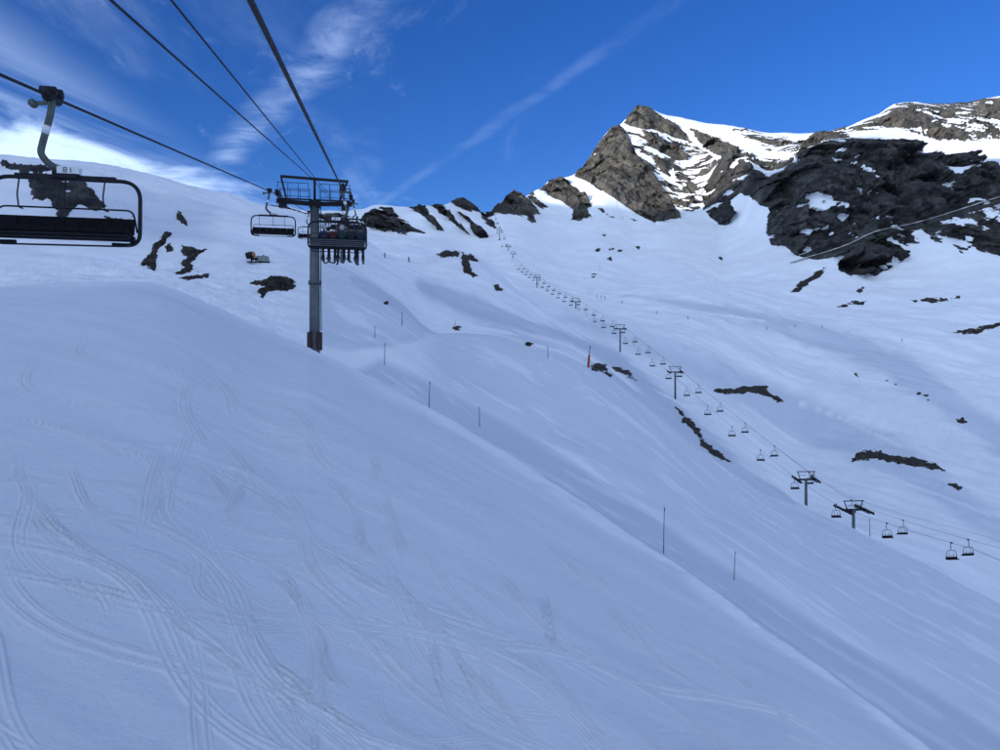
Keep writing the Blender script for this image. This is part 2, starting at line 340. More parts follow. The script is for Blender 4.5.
# wind-carved runnels down the open slopes
Z += ridged((X*.94+Y*.34)/14, (-X*.34+Y*.94)/70, 3)*.05*sstep(KK, 3.0, 4.0)*(1-sstep(KK, 5.0, 5.6))
Z += ridged((X*.40+Y*.92)/26, (X*.92-Y*.40)/110, 4)*.65*sstep(KK, 5.2, 6.4)*(1-sstep(KK, 8.4, 9.4))
Z += ridged((X*.55+Y*.83)/60, (X*.83-Y*.55)/170, 4)*1.8*sstep(KK, 8.2, 9.2)*(1-sstep(KK, 10.2, 11.0))
lft = sstep(-X/np.maximum(Y, 1), .20, .34)*sstep(KK, 2.6, 3.4)*(1-sstep(KK, 6.3, 6.9))
Z += lft*(ridged(X/7, Y/9, 4)*.45+fbm(X/3, Y/3, 3)*.12)
Z += ridged((X*.33+Y*.94)/5.5, (X*.94-Y*.33)/40, 3)*.03*sstep(KK, .6, 1.1)*(1-sstep(KK, 1.85, 2.0))

# ---- rock exposed on the mountain, as plan shapes on the slope (given by where the photograph shows them)
with np.errstate(divide='ignore', invalid='ignore'):
    U0 = np.where(Y > 1, HX+F*X/np.maximum(Y, 1), -9999.0); V0 = np.where(Y > 1, HY-F*Z/np.maximum(Y, 1), -9999.0)
def poly_sd(pts, uq, vq):
    """signed distance, positive inside"""
    p = np.array(pts, float); n = len(p); d = np.full(uq.shape, 1e9); ins = np.zeros(uq.shape, bool)
    for i in range(n):
        a = p[i]; b = p[(i+1) % n]; e = b-a; wx = uq-a[0]; wy = vq-a[1]
        t = np.clip((wx*e[0]+wy*e[1])/max(e@e, 1e-9), 0, 1)
        d = np.minimum(d, (wx-e[0]*t)**2+(wy-e[1]*t)**2)
        c = ((a[1] <= vq) & (b[1] > vq)) | ((b[1] <= vq) & (a[1] > vq))
        if abs(e[1]) > 1e-9: ins ^= c & (uq < a[0]+(vq-a[1])*e[0]/e[1])
    return np.where(ins, 1, -1)*np.sqrt(d)
# (outline, layer range, bias inside, warmth)
ROCKS = [
 ([(574,176),(590,155),(600,141),(612,127),(619,124),(628,135),(634,148),(640,160),(650,172),(662,186),(670,200),(677,210),(680,217),(668,220),(655,222),(645,218),(630,209),(618,201),(605,193),(590,183)], (10.2,14.2), 1.0, 1.0),
 ([(623,124),(630,113),(637,104),(650,108),(662,117),(675,125),(685,133),(692,142),(680,139),(665,133),(650,129),(635,128)], (10.5,14.4), .85, .9),
 ([(642,131),(660,137),(675,145),(689,156),(686,161),(672,158),(660,151),(648,144)], (10.5,14), .8, .9),
 ([(628,132),(690,143),(705,152),(722,165),(716,190),(692,212),(678,208),(660,184),(640,160)], (10.4,14), -.02, .7),
 ([(648,150),(668,160),(690,176),(700,190),(690,192),(672,178),(655,168)], (10.4,14), .35, .5),
 ([(540,190),(550,180),(562,177),(575,188),(587,197),(593,206),(587,208),(591,217),(580,221),(572,219),(574,210),(562,201),(550,196)], (10.2,14.4), .7, 1.0),
 ([(490,213),(500,204),(508,195),(515,188),(520,194),(529,200),(536,208),(539,214),(525,216),(508,214)], (10.2,14.4), .8, 1.0),
 ([(527,196),(532,192),(541,202),(548,207),(542,209),(534,203)], (10.2,14.4), .5, .9),
 ([(525,214),(531,213),(536,222),(531,224)], (10.0,14), .5, .8),
 ([(598,208),(612,211),(618,216),(640,221),(610,219)], (10.0,14), -.05, .8),
 ([(688,126),(705,134),(720,139),(735,147),(748,156),(738,158),(720,156),(705,149),(697,139)], (11.5,14.4), .45, .7),
 ([(733,130),(760,134),(790,138),(800,146),(775,146),(750,140)], (12.5,14.4), .16, .8),
 ([(742,152),(760,158),(790,160),(800,166),(770,170),(755,166)], (11.5,14.4), .28, .4),
 ([(788,152),(812,136),(845,129),(852,139),(818,149),(802,162)], (11.8,14.4), .26, .5),
 ([(760,140),(800,143),(830,136),(828,142),(795,152),(765,150)], (11.8,14.4), .05, .6),
 ([(722,157),(740,157),(755,168),(768,177),(790,168),(800,160),(806,150),(815,146),(835,139),(860,138),(890,141),(905,144),(920,151),(935,158),(950,170),(960,176),(966,170),(980,162),(1000,168),(1090,172),(1090,180),(1000,204),(960,215),(900,235),(862,246),(840,256),(815,260),(797,256),(786,246),(772,245),(765,232),(768,216),(772,210),(760,205),(750,197),(740,192),(729,200),(735,212),(728,226),(720,225),(712,218),(705,210),(702,195),(706,184),(715,168)], (9.8,12.45), .78, .05),
 ([(925,153),(945,155),(980,155),(983,163),(962,167),(945,165)], (10.8,12.5), .9, .05),
 ([(730,166),(745,170),(765,186),(775,197),(760,200),(742,190),(728,182)], (10.2,12.5), .8, .55),
 ([(838,270),(840,260),(848,250),(862,242),(880,234),(895,246),(908,257),(892,268),(875,275),(852,276)], (9.5,12), .85, .12),
 ([(880,233),(905,230),(922,240),(915,250),(900,250)], (9.5,12), .18, .25),
 ([(918,224),(960,217),(1000,206),(1060,200),(1060,252),(1000,254),(985,258),(975,246),(962,252),(950,242),(935,242)], (9.6,12), .16, .2),
 ([(925,226),(945,224),(955,234),(940,236)], (9.6,12), .5, .2),
 ([(972,240),(985,230),(1010,222),(1040,225),(1030,260),(1000,256)], (9.6,12), .55, .15),
 ([(843,132),(862,124),(880,115),(897,104),(1000,97),(1080,90),(1080,140),(1000,138),(960,142),(930,138),(910,132),(890,128),(868,130)], (12.45,14.4), .13, .75),
 ([(880,126),(890,112),(899,106),(915,110),(932,119),(925,128),(905,129)], (12.45,14.4), .8, 1.0),
 ([(938,112),(950,106),(955,118),(945,122)], (12.45,14.4), .5, .6),
 ([(920,128),(955,126),(968,136),(945,140),(928,136)], (12.45,14.4), .5, .6),
 ([(975,104),(990,98),(1010,97),(1005,112),(985,118)], (12.45,14.4), .45, .6),
 ([(358,220),(374,208),(392,207),(398,218),(410,222),(426,233),(400,233),(385,232),(370,229)], (10.2,14.4), .42, .15),
 ([(408,206),(424,204),(432,217),(444,231),(437,230),(425,217)], (10.2,14.4), .75, .3),
 ([(431,205),(441,204),(455,219),(471,236),(460,229),(449,218)], (10.2,14.4), .75, .35),
 ([(450,201),(462,197),(475,202),(482,211),(470,212),(455,206)], (10.2,14.4), .75, .3),
 ([(456,211),(470,219),(480,227),(489,237),(480,239),(473,233),(468,222)], (10.0,14.4), .8, .3),
 ([(482,210),(492,222),(497,228),(490,226),(481,216)], (10.2,14.4), .4, .3),
 ([(258,210),(272,204),(288,207),(302,212),(310,216),(285,216)], (10.2,14.4), .6, .2),
 ([(312,214),(335,213),(350,216),(350,226),(325,220)], (10.2,14.4), .45, .2),
 ([(0,163),(30,164),(58,170),(40,176),(15,174)], (6.9,8.4), .35, .05),
 ([(28,180),(44,175),(58,180),(78,178),(92,190),(106,206),(96,211),(80,206),(64,219),(57,212),(50,200),(32,199)], (6.2,8.4), .42, .05),
 ([(56,208),(68,206),(64,232),(57,230)], (6.2,8.4), .3, .05),
 ([(104,216),(135,217),(133,226),(112,224)], (6.0,8.2), .3, .05),
]
rock = np.full(X.shape, -1.0); warm = np.zeros(X.shape); wsum = np.full(X.shape, 1e-3)
S_ = X*.82-Z*.57; T_ = X*.57+Z*.82+Y*.25
n_iso = fbm(X/16+Y/31, Z/13+Y/40, 5, .6)
n_str = fbm(S_/42, T_/7.5, 5, .58)
inb = (U0 > -80) & (U0 < 1090)
for pts, (k0, k1), bias, wm in ROCKS:
    p = np.array(pts, float); pad = 14
    sel = inb & (KK >= k0-.05) & (KK <= k1) & (U0 > p[:,0].min()-pad) & (U0 < p[:,0].max()+pad) & (V0 > p[:,1].min()-pad) & (V0 < p[:,1].max()+pad)
    if not sel.any(): continue
    s = poly_sd(pts, U0[sel], V0[sel])
    near = KK[sel] < 9
    nz = np.where(KK[sel] > 10, .45*n_iso[sel]+.55*n_str[sel], fbm(X[sel]/5, Z[sel]/4+Y[sel]/9, 4, .6)*.9)
    val = np.clip(s/5.0, -1.2, 1.0)
    val = np.where(val > 0, bias*np.minimum(1, .25+val), val+min(bias,0)) + nz*(.55 if bias > .3 else .75)
    old = rock[sel]; w = np.exp(np.clip(s, -12, 6)/4)
    rock[sel] = np.maximum(old, val)
    warm[sel] += wm*w; wsum[sel] += w
warm /= wsum
# the rock is split into tilted blocks; snow lies on those that lean back
rk = np.where((rock > -.3) & (KK > 9.4)); fo = np.zeros(X.shape)
sx1 = X[rk]+8*perlin(X[rk]/30, Z[rk]/30); sz1 = Z[rk]+8*perlin(X[rk]/30+50, Z[rk]/30)+Y[rk]*.25
wv = warm[rk]
cA, sA = math.cos(.62), math.sin(.62)
ax_ = (sx1*cA-sz1*sA)*.45; az_ = (sx1*sA+sz1*cA)
o1, l1 = facets(ax_, az_, 17.0, 3); o2, l2 = facets(ax_*1.3, az_, 7.5, 4); o3, l3 = facets(sx1, sz1, 30.0, 5)
fo[rk] = (o1*1.1+o2*.9+o3*.9)*(1-.5*sstep(wv, .4, .9))*(1-.6*sstep(KK[rk], 13.3, 13.9))
ledge = l1*.9+l2*.6+l3*.4
wide = sstep(U0[rk], 520, 500)*.5
hold = sstep(-wide+ledge+.35*fbm(X[rk]/20, Z[rk]/9, 3), .46+.22*sstep(wv, .5, 1.0)+.10*(1-sstep(rock[rk], .3, .9))*0, .66+.22*sstep(wv, .5, 1.0))
rock[rk] = np.minimum(rock[rk], 1.3-2.2*hold)
mask = sstep(rock, -.02, .12)
# a bench for the mule track is cut across the crags
PATH = [(788,264),(806,258),(824,253),(843,247),(858,240),(876,231),(900,227),(925,221),(950,213),(975,205),(1000,197),(1030,188),(1060,180)]
bench = np.zeros(X.shape); sel = inb & (KK > 9.4) & (KK < 12.4) & (U0 > 770) & (V0 > 160) & (V0 < 285)
dm = np.full(sel.sum(), 1e9)
for (a0, b0), (a1, b1) in zip(PATH[:-1], PATH[1:]):
    ex, ey = a1-a0, b1-b0; tt = np.clip(((U0[sel]-a0)*ex+(V0[sel]-b0)*ey)/(ex*ex+ey*ey), 0, 1)
    dm = np.minimum(dm, (U0[sel]-a0-ex*tt)**2+(V0[sel]-b0-ey*tt)**2)
bench[sel] = np.exp(-dm/30.0)
# crags: the rock stands proud of the snow and is broken into ribs and ledges
far = sstep(KK, 9.0, 10.0)*(1-bench)
crag = ridged(X/34+Y/90, Y/40+Z/36, 5, .6)
crag2 = ridged(S_/30, T_/9, 4, .6)
amp = sstep(rock, .10, .75)*far*np.clip((R/900), .5, 1.2)
cold = 1-sstep(warm, .1, .5)
amp = amp*(1-.65*sstep(KK, 13.2, 13.9))
Z += amp*((crag*2.6+crag2*2.2)*(1-.35*cold)-1.6-2.4*cold)
butt = ridged(X/58+Z/210+3, Z/95+Y/300, 3, .5)
Y -= amp*cold*(butt*7.0)
push = amp*(ridged(X/22+7, Z/18+Y/60, 4, .6)*3.0)
Y -= push*.45+fo*sstep(rock, .0, .5)*far
Z += sstep(rock, .1, .7)*(1-far)*(ridged(X/6, Y/9+Z/5, 4, .6)*.8+.2)
# ---- groomed strips (harder, greyer snow), plus shade painted darker on gully, mound, banks, dome
GROOM_SHADE = [
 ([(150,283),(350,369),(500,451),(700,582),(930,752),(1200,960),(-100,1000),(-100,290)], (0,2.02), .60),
 ([(335,385),(390,412),(490,470),(690,602),(920,773),(1000,830),(1080,830),(1000,735),(930,690),(800,610),(700,545),(600,480),(500,420),(430,385),(380,360)], (2.02,5), 1.0),  # shade of the gully, put into the colour
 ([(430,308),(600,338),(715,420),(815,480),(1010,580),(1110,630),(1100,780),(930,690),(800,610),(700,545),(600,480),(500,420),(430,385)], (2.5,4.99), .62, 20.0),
 ([(312,266),(330,262),(345,267),(370,280),(400,302),(440,333),(400,345),(350,352),(318,346)], (2.6,5.02), .70, 3.0),  # mound face, shading painted in
 ([(345,268),(400,300),(442,333),(425,334),(398,318),(370,300),(350,284)], (3,5.02), 1.0, 3.0),  # darker painted shade along the mound's right edge
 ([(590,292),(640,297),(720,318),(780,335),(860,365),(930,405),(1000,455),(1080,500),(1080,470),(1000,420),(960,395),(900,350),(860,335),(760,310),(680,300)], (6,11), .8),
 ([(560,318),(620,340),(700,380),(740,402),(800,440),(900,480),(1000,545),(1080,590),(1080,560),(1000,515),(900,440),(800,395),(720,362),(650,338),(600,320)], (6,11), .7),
 ([(418,278),(440,282),(470,294),(510,312),(560,330),(620,352),(700,425),(760,480),(700,446),(620,372),(560,342),(520,333),(480,322),(455,312),(430,298),(420,288)], (5,8.4), 1.0, 5.0),  # shaded bank under the knoll, painted dark
 ([(585,355),(620,368),(660,395),(700,425),(745,468),(800,500),(800,530),(700,470),(640,420),(590,385)], (5.0,6.9), .9, 6.0),  # painted shade on the bank behind the crest
 ([(100,185),(140,190),(215,207),(220,235),(205,244),(130,246),(60,235),(40,180)], (6,8.1), .8, 22.0),  # dome's shaded front, darkened by colour
]
groom_shade = np.zeros(X.shape)
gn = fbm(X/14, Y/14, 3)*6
for pts, (k0, k1), val, *sf in GROOM_SHADE:
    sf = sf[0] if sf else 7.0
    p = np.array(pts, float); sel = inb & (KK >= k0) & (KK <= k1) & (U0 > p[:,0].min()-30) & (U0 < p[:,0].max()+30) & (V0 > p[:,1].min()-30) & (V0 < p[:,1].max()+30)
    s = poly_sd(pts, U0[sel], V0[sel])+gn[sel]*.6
    groom_shade[sel] = np.maximum(groom_shade[sel], val*sstep(s, -sf, sf))
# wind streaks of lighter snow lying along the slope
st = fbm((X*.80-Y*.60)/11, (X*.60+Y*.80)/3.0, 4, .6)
groom_shade = np.clip(groom_shade - .42*sstep(st, .18, .60)*sstep(KK, 2.3, 3.2)*(1-sstep(KK, 5.1, 5.6)), 0, 1)
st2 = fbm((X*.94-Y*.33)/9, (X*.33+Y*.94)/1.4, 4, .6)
groom_shade = np.clip(groom_shade + st2*.15*(1-sstep(KK, 2.0, 2.1))*sstep(KK, .6, 1.1), 0, 1)
# painted highlight where the lip of the run catches light
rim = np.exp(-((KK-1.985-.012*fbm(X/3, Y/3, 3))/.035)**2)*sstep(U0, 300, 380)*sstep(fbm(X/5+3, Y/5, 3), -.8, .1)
groom_shade = groom_shade*(1-rim)-rim*.22
# wind-blown fresh snow lying over the open slopes; upper layers whitened evenly
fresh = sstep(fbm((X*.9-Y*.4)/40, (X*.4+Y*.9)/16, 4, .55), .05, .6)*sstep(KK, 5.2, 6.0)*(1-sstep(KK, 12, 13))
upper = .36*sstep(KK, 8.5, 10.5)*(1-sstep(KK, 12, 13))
groom_shade = groom_shade-np.clip(fresh*.6+upper, 0, .9)*(1-groom_shade)
# banks of loose snow thrown up along track edges
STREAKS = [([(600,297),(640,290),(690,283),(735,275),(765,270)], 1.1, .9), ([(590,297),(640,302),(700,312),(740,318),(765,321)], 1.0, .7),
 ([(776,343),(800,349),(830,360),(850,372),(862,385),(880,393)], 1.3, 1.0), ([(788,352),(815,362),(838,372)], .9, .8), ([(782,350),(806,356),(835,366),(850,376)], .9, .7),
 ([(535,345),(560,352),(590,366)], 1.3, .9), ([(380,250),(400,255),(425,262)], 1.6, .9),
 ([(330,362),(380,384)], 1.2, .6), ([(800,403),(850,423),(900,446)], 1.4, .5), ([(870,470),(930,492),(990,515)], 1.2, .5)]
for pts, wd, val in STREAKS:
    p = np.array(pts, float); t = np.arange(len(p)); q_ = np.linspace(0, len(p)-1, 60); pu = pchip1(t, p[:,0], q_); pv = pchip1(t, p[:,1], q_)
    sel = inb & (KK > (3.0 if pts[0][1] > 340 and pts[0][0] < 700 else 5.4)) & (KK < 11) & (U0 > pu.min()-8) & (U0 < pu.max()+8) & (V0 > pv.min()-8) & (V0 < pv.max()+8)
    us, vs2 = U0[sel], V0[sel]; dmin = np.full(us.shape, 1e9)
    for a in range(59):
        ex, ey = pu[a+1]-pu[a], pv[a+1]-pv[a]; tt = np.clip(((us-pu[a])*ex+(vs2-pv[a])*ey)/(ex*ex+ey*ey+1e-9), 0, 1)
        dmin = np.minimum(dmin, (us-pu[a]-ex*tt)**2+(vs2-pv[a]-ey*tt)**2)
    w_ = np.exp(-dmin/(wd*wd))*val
    groom_shade[sel] = groom_shade[sel]*(1-w_)-w_*.9
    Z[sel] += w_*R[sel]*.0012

# ---- ski tracks pressed into the run under the lift
GX0, GY0, RES = -34.0, 4.0, .02
GH = np.zeros((int(58/RES), int(48/RES)), np.float32)
def on_run(u, v):
    d = plane_d(u, v); return ((u-HX)/F*d, d)
def stamp(path, half=.05, depth=.03, berm=.016, fade=True):
    p = np.array(path, float); sg = np.linalg.norm(np.diff(p, axis=0), axis=1); L = np.concatenate([[0], np.cumsum(sg)])
    if L[-1] < .3: return
    q = np.arange(0, L[-1], RES*.8); x = np.interp(q, L, p[:,0]); y = np.interp(q, L, p[:,1])
    f = np.minimum(1, np.minimum(q, L[-1]-q)/max(.4, .18*L[-1])) if fade else np.ones_like(q)
    f = f*(.65+.35*np.sin(q*1.7+p[0,0]*9)*np.sin(q*.63+p[0,1]))
    k = int(math.ceil(half*2.4/RES))
    ci = ((y-GY0)/RES).astype(int); cj = ((x-GX0)/RES).astype(int)
    for di in range(-k, k+1):
        for dj in range(-k, k+1):
            rr = math.hypot(di, dj)*RES/half
            if rr > 2.3: continue
            i = ci+di; j = cj+dj; ok = (i >= 0) & (j >= 0) & (i < GH.shape[0]) & (j < GH.shape[1])
            if rr < 1: np.minimum.at(GH, (i[ok], j[ok]), (-depth*(1-rr*rr)*f[ok]).astype(np.float32))
            else: np.maximum.at(BH, (i[ok], j[ok]), (berm*(1-abs(rr-1.4)/.9)*f[ok]).astype(np.float32))
BH = np.zeros_like(GH)
def smooth_path(pts, n=90):
    p = np.array(pts, float); t = np.concatenate([[0], np.cumsum(np.linalg.norm(np.diff(p, axis=0), axis=1))])
    q = np.linspace(0, t[-1], n); return np.stack([pchip1(t, p[:,0], q), pchip1(t, p[:,1], q)], 1)
def ski_pair(path, gap, **k):
    p = smooth_path(path); d = np.gradient(p, axis=0); nrm = np.stack([-d[:,1], d[:,0]], 1)/np.linalg.norm(d, axis=1)[:,None]
    stamp(p+nrm*gap/2, **k); stamp(p-nrm*gap/2, **k)
# the tracks one can follow in the photograph
HAND = [
 [(16,452),(22,480),(40,512),(80,548),(130,585),(190,640),(255,685),(330,725)],
 [(36,500),(60,530),(95,560),(118,572)], [(70,470),(95,520),(140,552)],
 [(28,510),(60,548),(110,575)], [(190,450),(178,480),(150,520),(140,545)],
 [(160,470),(150,500),(144,532)], [(122,570),(150,600),(190,640),(230,665),(290,710),(310,745)],
 [(262,580),(290,600),(312,640),(318,690),(316,740)], [(275,575),(305,610),(322,660)],
 [(220,600),(245,620),(262,660),(300,690),(330,740)],
 [(258,675),(300,700),(360,735),(380,750)], [(380,560),(400,600),(440,640),(470,690),(500,750)],
 [(395,600),(425,630),(440,690),(470,750)],
 [(385,600),(430,640),(480,690),(540,748)], [(350,590),(400,610),(450,640),(520,670),(560,690)], [(320,640),(330,680),(350,700)],
 [(545,600),(550,640),(555,655),(600,670),(650,700)], [(655,638),(700,655),(750,690),(790,715),(835,748)],
 [(660,640),(705,660),(760,700),(800,740)], [(370,470),(385,520),(400,560),(408,590)], [(330,505),(355,530),(362,560),(390,590)],
 [(235,480),(240,500),(232,530),(245,545)], [(190,400),(185,430),(198,455),(205,470)], [(185,470),(220,500),(240,540)],
 [(200,385),(225,410),(235,425)],
 [(560,560),(600,590),(660,640),(700,660)], [(620,620),(660,665),(700,690)],
]
for i, hp in enumerate(HAND):
    path = [on_run(*q) for q in hp]
    sc_ = path[len(path)//2][1]/18
    ski_pair(path, (.10+.08*random.random())*sc_**.5, half=(.022+.014*random.random())*max(.7, sc_), depth=.022+.014*random.random(), berm=.040)
down = math.atan2(-.1275, .364)
for i in range(36):                     # long linked turns down the run
    u = random.gauss(180, 230); v = random.uniform(300, 560)
    if v < 395 and u > 2.2*(v-250): continue
    x, y = on_run(u, v)
    if not (9 < y < 52): continue
    ph = random.uniform(0, 6.28); ln = random.uniform(9, 26); wl_ = random.uniform(8, 15); A = random.uniform(.45, .95)
    pts = []; s_ = 0
    while s_ < ln and y > 4.5:
        pts.append((x, y)); a = down+A*math.sin(ph+s_*6.28/wl_)
        x += .3*math.cos(a); y += .3*math.sin(a); s_ += .3
    if len(pts) > 8: ski_pair(pts, random.uniform(.16, .30), half=random.choice((.026,.030,.034,.042)), depth=random.uniform(.014, .030), berm=random.uniform(.022, .042))
for i in range(60):
    u = random.gauss(300, 210); v = 320+440*random.random()**.75
    if v < 395 and u > 2.2*(v-250): continue
    x, y = on_run(u, v)
    if not (6 < y < 52): continue
    ph = random.uniform(0, 6.28); ln = random.uniform(.8, 5.5); wl_ = random.uniform(3, 9); A = random.uniform(.25, 1.1)
    pts = [(x, y)]; s = 0
    while s < ln:
        a = down+A*math.sin(ph+s*6.28/wl_)
        x += .3*math.cos(a); y += .3*math.sin(a); s += .3; pts.append((x, y))
    if len(pts) > 4: kd = min(1.6, max(.6, pts[0][1]/20)); ski_pair(pts, random.uniform(.07, .20)*kd, half=random.uniform(.020, .040)*kd, depth=random.uniform(.010, .036), berm=.020)
TRK = GH+BH
def sample_tracks(x, y):
    fi = np.clip((y-GY0)/RES, 0, TRK.shape[0]-2); fj = np.clip((x-GX0)/RES, 0, TRK.shape[1]-2)
    i = fi.astype(int); j = fj.astype(int); a = fi-i; b = fj-j
    return (TRK[i,j]*(1-a)*(1-b)+TRK[i+1,j]*a*(1-b)+TRK[i,j+1]*(1-a)*b+TRK[i+1,j+1]*a*b)
on = (KK > .5) & (KK < 2.05) & (Y > GY0) & (Y < GY0+57) & (X > GX0) & (X < GX0+47)
Z[on] += sample_tracks(X[on], Y[on])*1.9

Z += (fbm(X/1.1, Y/1.1, 4, .6)*.05+fbm(X/5, Y/5, 2)*.10)*np.exp(-((KK-2.0)/.07)**2)*sstep(U0, 250, 340)
Xf, Yf, Zf = X, Y, Z
def grid_object(name, r0, r1, mat, label):
    nr = r1-r0+1
    co = np.stack([Xf[r0:r1+1], Yf[r0:r1+1], Zf[r0:r1+1]], -1).reshape(-1, 3).astype(np.float32)
    i = np.arange(nr-1)[:,None]*NC; j = np.arange(NC-1)[None]
    a = (i+j).ravel(); quads = np.stack([a, a+1, a+1+NC, a+NC], 1)
    quads = np.concatenate([quads, np.stack([i[:,0]+NC-1, i[:,0], i[:,0]+NC, i[:,0]+2*NC-1], 1)]) if False else quads
    me = bpy.data.meshes.new(name); me.vertices.add(len(co)); me.vertices.foreach_set('co', co.ravel())
    me.loops.add(quads.size); me.loops.foreach_set('vertex_index', quads.ravel().astype(np.int32))
    me.polygons.add(len(quads)); me.polygons.foreach_set('loop_start', np.arange(0, quads.size, 4, dtype=np.int32))
    me.polygons.foreach_set('use_smooth', np.ones(len(quads), bool))
    me.update(calc_edges=True)
    for an, arr in (('rock', rock), ('warm', np.clip(warm, 0, 1)), ('groom_shade', groom_shade)):
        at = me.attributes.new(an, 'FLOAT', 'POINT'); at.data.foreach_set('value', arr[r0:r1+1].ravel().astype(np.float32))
    me.materials.append(MATS[mat])
    o = bpy.data.objects.new(name, me); col.objects.link(o)
    o['kind'] = 'structure'; o['label'] = label
    return o
def row_of(k): return int(np.argmin(np.abs(Krow-k)))
rA, rB = row_of(2.0)+14, row_of(9.0)
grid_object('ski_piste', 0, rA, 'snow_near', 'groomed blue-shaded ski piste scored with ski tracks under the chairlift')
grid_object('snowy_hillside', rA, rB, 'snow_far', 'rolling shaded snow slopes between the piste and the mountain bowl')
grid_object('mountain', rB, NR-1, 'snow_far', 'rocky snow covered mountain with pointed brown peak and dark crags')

# ------------------------------------------------------------------ finding the ground
with np.errstate(divide='ignore', invalid='ignore'):
    VG = np.where(Yf > .5, HY-F*Zf/np.maximum(Yf, .5), 9999.0)
def column(u):
    a = math.atan2(u-HX, F); f = np.interp(a, AZ, np.arange(NC)); j = min(int(f), NC-2); return j, f-j
def hit(u, v, kmin=.6):
    """first point of the ground met along the sight line through (u, v), from layer kmin on"""
    j, f = column(u)
    vv = VG[:,j]*(1-f)+VG[:,j+1]*f
    ok = np.where((Krow >= kmin) & (vv <= v))[0]
    i = ok[0] if len(ok) else row_of(14)
    i = max(i, 1)
    t = (vv[i-1]-v)/(vv[i-1]-vv[i]) if vv[i-1] > vv[i] and vv[i-1] >= v else 1.0
    w = [(i-1, j, (1-t)*(1-f)), (i-1, j+1, (1-t)*f), (i, j, t*(1-f)), (i, j+1, t*f)]
    return np.array([sum(A[r,c]*k for r, c, k in w) for A in (Xf, Yf, Zf)])
def ground(x, y):
    a = math.atan2(x, y); r = math.hypot(x, y); f = np.interp(a, AZ, np.arange(NC)); j = min(int(f), NC-2); f -= j
    z = [np.interp(r, np.hypot(Xf[:,c], Yf[:,c]), Zf[:,c]) for c in (j, j+1)]
    return z[0]*(1-f)+z[1]*f
def at_depth(u, d):
    x = (u-HX)/F*d; return np.array([x, d, ground(x, d)])

# ------------------------------------------------------------------ mesh builder
class MB:
    def __init__(s): s.v = []; s.f = []; s.smooth = []
    def add(s, vs_, fs, smooth=False):
        b = len(s.v); s.v += [tuple(map(float, p)) for p in vs_]
        s.f += [tuple(b+i for i in f) for f in fs]; s.smooth += [smooth]*len(fs); return s
    def box(s, c, size, rot=None, taper=1.0):
        hx, hy, hz = [q/2 for q in size]
        pts = [Vector((x*(taper if z > 0 else 1), y*(taper if z > 0 else 1), z)) for z in (-hz, hz) for x, y in ((-hx,-hy),(hx,-hy),(hx,hy),(-hx,hy))]
        if rot is not None: pts = [rot @ p for p in pts]
        c = Vector(c)
        return s.add([p+c for p in pts], [(3,2,1,0),(4,5,6,7),(0,1,5,4),(1,2,6,5),(2,3,7,6),(3,0,4,7)])
    def bar(s, a, b, w, h=None, up=(0,0,1)):
        a = Vector(a); b = Vector(b); d = b-a; L = d.length; d.normalize(); upv = Vector(up)
        if abs(d.dot(upv)) > .98: upv = Vector((0,1,0))
        x = d.cross(upv).normalized(); z = x.cross(d)
        return s.box((a+b)/2, (w, L, h or w), Matrix((x, d, z)).transposed())
    def tube(s, pts, r, n=8, cap=True):
        pts = [Vector(p) for p in pts]; rs = r if isinstance(r, (list, tuple)) else [r]*len(pts)
        ring = []; prev = None
        for i, p in enumerate(pts):
            d = (pts[min(i+1, len(pts)-1)]-pts[max(i-1, 0)]).normalized()
            if prev is None:
                ref = Vector((0,0,1)) if abs(d.z) < .9 else Vector((1,0,0)); x = d.cross(ref).normalized()
            else: x = (prev-d*prev.dot(d)).normalized()
            prev = x; y = d.cross(x)
            ring += [p+(x*math.cos(2*math.pi*k/n)+y*math.sin(2*math.pi*k/n))*rs[i] for k in range(n)]
        fs = [(i*n+k, i*n+(k+1) % n, (i+1)*n+(k+1) % n, (i+1)*n+k) for i in range(len(pts)-1) for k in range(n)]
        if cap: fs += [tuple(reversed(range(n))), tuple(range((len(pts)-1)*n, len(pts)*n))]
        return s.add(ring, fs, True)
    def cyl(s, a, b, r, n=12): return s.tube([a, b], r, n)
    def ball(s, c, r, seg=10, rings=7, flat=None):
        vs_ = []; c = Vector(c); rx, ry, rz = (r if isinstance(r, tuple) else (r, r, r))
        for i in range(rings+1):
            th = math.pi*i/rings
            for k in range(seg):
                ph = 2*math.pi*k/seg; vs_.append(c+Vector((rx*math.sin(th)*math.cos(ph), ry*math.sin(th)*math.sin(ph), rz*math.cos(th))))
        fs = [(i*seg+k, (i+1)*seg+k, (i+1)*seg+(k+1) % seg, i*seg+(k+1) % seg) for i in range(rings) for k in range(seg)]
        return s.add(vs_, fs, True)
    def build(s, name, mat, parent=None):
        me = bpy.data.meshes.new(name); me.from_pydata(s.v, [], s.f); me.materials.append(MATS[mat])
        me.polygons.foreach_set('use_smooth', s.smooth); me.update()
        o = bpy.data.objects.new(name, me); col.objects.link(o)
        if parent: o.parent = parent
        return o
def arc_path(pts, rad, n=6):
    """polyline with its corners rounded"""
    pts = [Vector(p) for p in pts]; out = [pts[0]]
    for i in range(1, len(pts)-1):
        p = pts[i]; a = (pts[i-1]-p); b = (pts[i+1]-p); r = min(rad, a.length*.49, b.length*.49)
        a = p+a.normalized()*r; b = p+b.normalized()*r
        for k in range(n+1):
            t = k/n; out.append(a*(1-t)**2+p*2*t*(1-t)+b*t*t)
    return out+[pts[-1]]
def thing(name, loc, rz=0.0):
    o = bpy.data.objects.new(name, None); o.empty_display_size = .3; col.objects.link(o)
    o.location = tuple(map(float, loc)); o.rotation_euler = (0, 0, rz); return o
def tag(o, label, cat, group=None):
    o['label'] = label; o['category'] = cat
    if group: o['group'] = group
    return o
